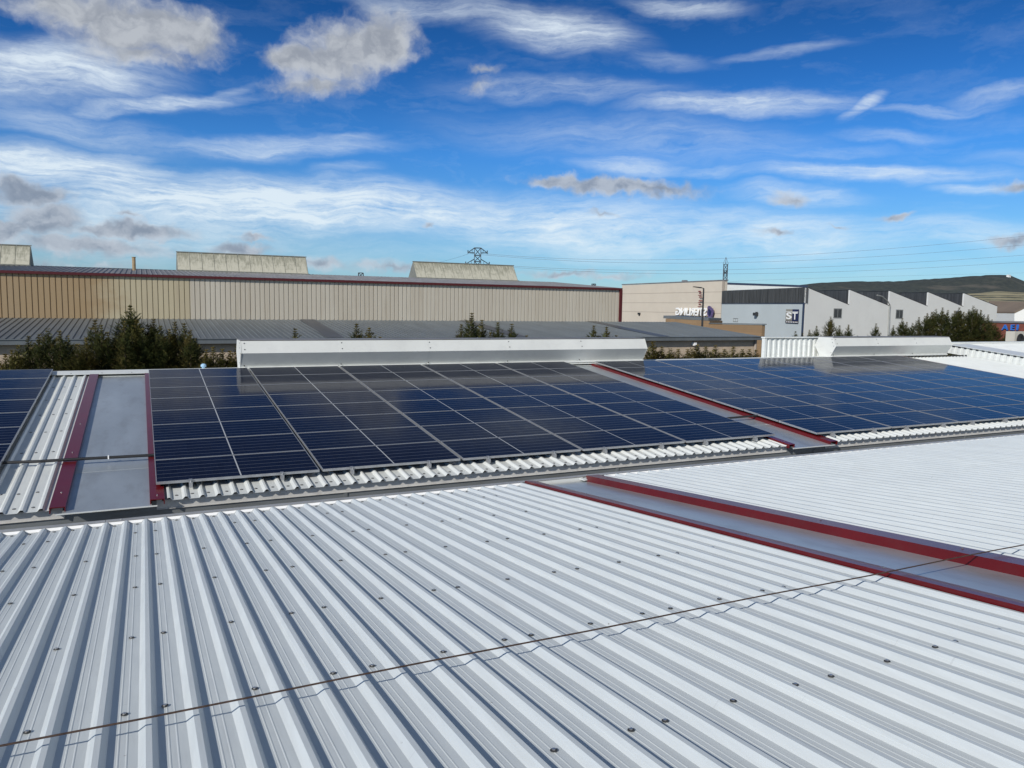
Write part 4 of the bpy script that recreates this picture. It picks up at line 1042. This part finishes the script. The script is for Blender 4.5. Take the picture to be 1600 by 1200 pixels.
CIRRUS = [(70, 118, 215, 42, 3, .95), (250, 163, 150, 15, -6, .75), (330, 150, 70, 12, -22, .5), (110, 196, 240, 26, 11, .42), (430, 227, 200, 17, -1, .55), (520, 218, 80, 10, -10, .4), (180, 243, 90, 11, 0, .5),
          (110, 268, 240, 34, 7, 1.15), (430, 322, 420, 44, 2, 1.25), (620, 335, 300, 26, 2, .9), (860, 352, 380, 42, 4, .85), (250, 345, 330, 60, 0, .7), (1180, 368, 260, 34, 4, .75), (620, 392, 420, 30, 0, .2),
          (700, 14, 160, 22, 8, .6), (870, 48, 135, 34, 8, .95), (1070, 6, 110, 14, 4, .65), (880, 142, 190, 20, 4, .42), (1150, 172, 190, 17, -2, .8), (1346, 160, 42, 10, -38, .8), (1220, 84, 110, 10, -9, .34), (1040, 98, 70, 16, 8, .30),
          (1000, 222, 320, 34, 4, .30), (985, 262, 90, 14, 2, .62), (1110, 270, 70, 8, 0, .4), (1350, 272, 210, 15, -1, .72), (1240, 312, 110, 16, 5, .55), (1510, 298, 70, 10, 5, .45), (1560, 128, 90, 11, -8, .45), (1440, 156, 140, 9, -6, .34), (1310, 238, 110, 10, -6, .30), (1400, 205, 110, 10, -3, .30), (1500, 372, 250, 24, 3, .5), (530, 263, 60, 9, 0, .3), (1600, 240, 120, 14, 0, .2)]
Uc, Vc, vecc = warp(.10, 4.2, 6, .8, 1.6)
cir = None
for cx, cy, rx, ry, ang, s in CIRRUS:
    f_, _ = blob(cx, cy, rx * 1.35, ry * 1.5, ang, Uc, Vc)
    f_ = math_(nt, 'MULTIPLY', ramp(nt, f_, 0, .85, 0, s, True), 1.0)
    cir = f_ if cir is None else math_(nt, 'MAXIMUM', cir, f_)
st1, _ = ncol(uvscale(.10, .55, rot=R_(5), src=vecc), 1.3, 8, .60)
st2, _ = ncol(uvscale(.5, 1.3, (3, 7, 0), rot=R_(-14), src=vecc), .55, 7, .65)
streak = math_(nt, 'ADD', math_(nt, 'MULTIPLY', st1, .7), math_(nt, 'MULTIPLY', st2, .3))
st3, _ = ncol(uvscale(.26, 3.0, (5, 1, 0), rot=R_(7), src=vecc), 1.0, 8, .66)
streak = math_(nt, 'ADD', math_(nt, 'MULTIPLY', streak, .58), math_(nt, 'MULTIPLY', st3, .42))
cirrus = math_(nt, 'MULTIPLY', cir, ramp(nt, streak, .34, .62, .12, 1.18))
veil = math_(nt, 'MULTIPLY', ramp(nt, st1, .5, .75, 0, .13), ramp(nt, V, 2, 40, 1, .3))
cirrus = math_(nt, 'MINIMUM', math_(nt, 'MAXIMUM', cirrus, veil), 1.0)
CUM = [(215, 48, 150, 56, 6, 1), (120, 22, 120, 46, 10, .85), (300, 52, 66, 44, 20, 1), (215, 85, 130, 24, 4, .6), (540, 84, 125, 54, -12, 1), (596, 66, 64, 56, -20, 1), (462, 96, 62, 32, 5, 1), (500, 132, 92, 22, -6, .7),
       (45, 297, 85, 23, 2, 1), (70, 342, 75, 34, 5, 1), (20, 355, 60, 25, 0, 1), (205, 360, 125, 16, 2, .95), (140, 387, 160, 22, 3, .85), (60, 420, 260, 14, 2, .5), (380, 392, 62, 13, 3, .8), (398, 375, 36, 7, 3, .8), (500, 412, 70, 12, 3, .6), (610, 412, 90, 10, 2, .55), (200, 341, 28, 5, 4, .6),
       (955, 292, 150, 17, 4, 1), (880, 284, 62, 13, 0, .9), (1040, 298, 60, 10, 4, .8), (1216, 359, 34, 7, 3, .75), (1402, 339, 34, 8, -3, .75), (1240, 314, 40, 10, -5, .6), (1590, 298, 45, 12, -3, .8), (1590, 372, 50, 9, -5, .7), (665, 350, 12, 5, 0, .6), (880, 430, 80, 7, 0, .6), (960, 434, 60, 6, 0, .5), (1310, 348, 24, 4, 0, .5), (945, 338, 30, 5, 5, .4), (756, 112, 30, 8, -5, .4), (745, 136, 34, 12, 0, .35)]
Uk, Vk, veck = warp(.42, 2.4, 4)
cum = None; shade = None
for cx, cy, rx, ry, ang, s in CUM:
    f_, q_ = blob(cx, cy, rx * 1.06, ry * 1.10, ang, Uk, Vk)
    f_ = math_(nt, 'MULTIPLY', f_, s)
    cum = f_ if cum is None else math_(nt, 'MAXIMUM', cum, f_)
fb, _ = ncol(uvscale(.7, 1.0, (11, 3, 0), src=veck), .62, 9, .56)
dens = math_(nt, 'ADD', cum, math_(nt, 'MULTIPLY', math_(nt, 'SUBTRACT', fb, .5), .9))
cumd = ramp(nt, dens, -.08, .62, 0, .93, True)
fs, _ = ncol(uvscale(.7, 1.0, (11.5, 2.5, 0), src=veck), .62, 7, .54)
lit = ramp(nt, math_(nt, 'SUBTRACT', fb, fs), -.18, .20, 0, 1, True)
core = ramp(nt, dens, .15, .75, 1, 0, True)
lit = math_(nt, 'MULTIPLY_ADD', lit, .55, math_(nt, 'MULTIPLY', core, .38))
high = ramp(nt, V, 7, 16, 0, 1, True)
ccol = mixc(nt, lit, mixc(nt, high, (.235, .285, .37), (.32, .35, .40)), mixc(nt, high, (.62, .67, .74), (.66, .69, .72)))
# sky itself: the Nishita sky, pulled to the photograph's saturated blue
hs = nt.nodes.new('ShaderNodeHueSaturation'); hs.inputs['Saturation'].default_value = 1.0; hs.inputs['Value'].default_value = 1.0
L(nt, sky.outputs[0], hs.inputs['Color'])
cr = nt.nodes.new('ShaderNodeValToRGB'); L(nt, ramp(nt, V, 0, 40), cr.inputs[0])
el = cr.color_ramp.elements
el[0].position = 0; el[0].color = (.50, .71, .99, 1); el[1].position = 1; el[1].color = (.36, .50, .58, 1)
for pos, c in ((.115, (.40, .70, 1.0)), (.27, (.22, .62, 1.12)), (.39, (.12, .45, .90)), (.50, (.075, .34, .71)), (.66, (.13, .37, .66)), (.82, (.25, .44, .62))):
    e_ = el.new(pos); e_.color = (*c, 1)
base = mixc(nt, 1.0, hs.outputs[0], cr.outputs[0], 'MULTIPLY')
K = 10.0
ci = mixc(nt, ramp(nt, V, 3, 25), (.78 * K, .89 * K, .96 * K), (.70 * K, .79 * K, .89 * K))
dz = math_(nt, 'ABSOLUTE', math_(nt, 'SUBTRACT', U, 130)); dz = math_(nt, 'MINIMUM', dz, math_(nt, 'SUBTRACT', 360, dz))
fill_deck = math_(nt, 'MULTIPLY', ramp(nt, dz, 66, 38, 0, .85, True), math_(nt, 'MULTIPLY', ramp(nt, V, 75, 35, .2, 1), ramp(nt, st2, .3, .6, .5, 1)))  # pale cloud added out of view to whiten and lift the ambient light
base = mixc(nt, fill_deck, base, (.50 * K, .515 * K, .52 * K))
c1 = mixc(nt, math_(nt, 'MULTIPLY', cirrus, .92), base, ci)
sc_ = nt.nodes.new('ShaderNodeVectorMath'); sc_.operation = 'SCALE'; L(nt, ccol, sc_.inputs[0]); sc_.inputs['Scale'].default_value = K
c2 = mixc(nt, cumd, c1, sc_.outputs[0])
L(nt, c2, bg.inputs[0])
w.cycles.sampling_method = 'MANUAL'; w.cycles.sample_map_resolution = 512

# ------------------------------------------------------------------ camera and view
cd = bpy.data.cameras.new('camera'); cam = bpy.data.objects.new('camera', cd); COL.objects.link(cam); scene.camera = cam
cd.sensor_fit = 'HORIZONTAL'; cd.sensor_width = 36; cd.lens = F_PX / 1600 * 36; cd.clip_start = .05; cd.clip_end = 20000
X_, Y_, Z_ = RC[0], -RC[1], -RC[2]
cam.matrix_world = Matrix(((X_[0], Y_[0], Z_[0], CAM.x), (X_[1], Y_[1], Z_[1], CAM.y), (X_[2], Y_[2], Z_[2], CAM.z), (0, 0, 0, 1)))
vs = scene.view_settings; vs.view_transform = 'Standard'; vs.look = 'None'; vs.exposure = 0; vs.gamma = 1; vs.use_curve_mapping = False
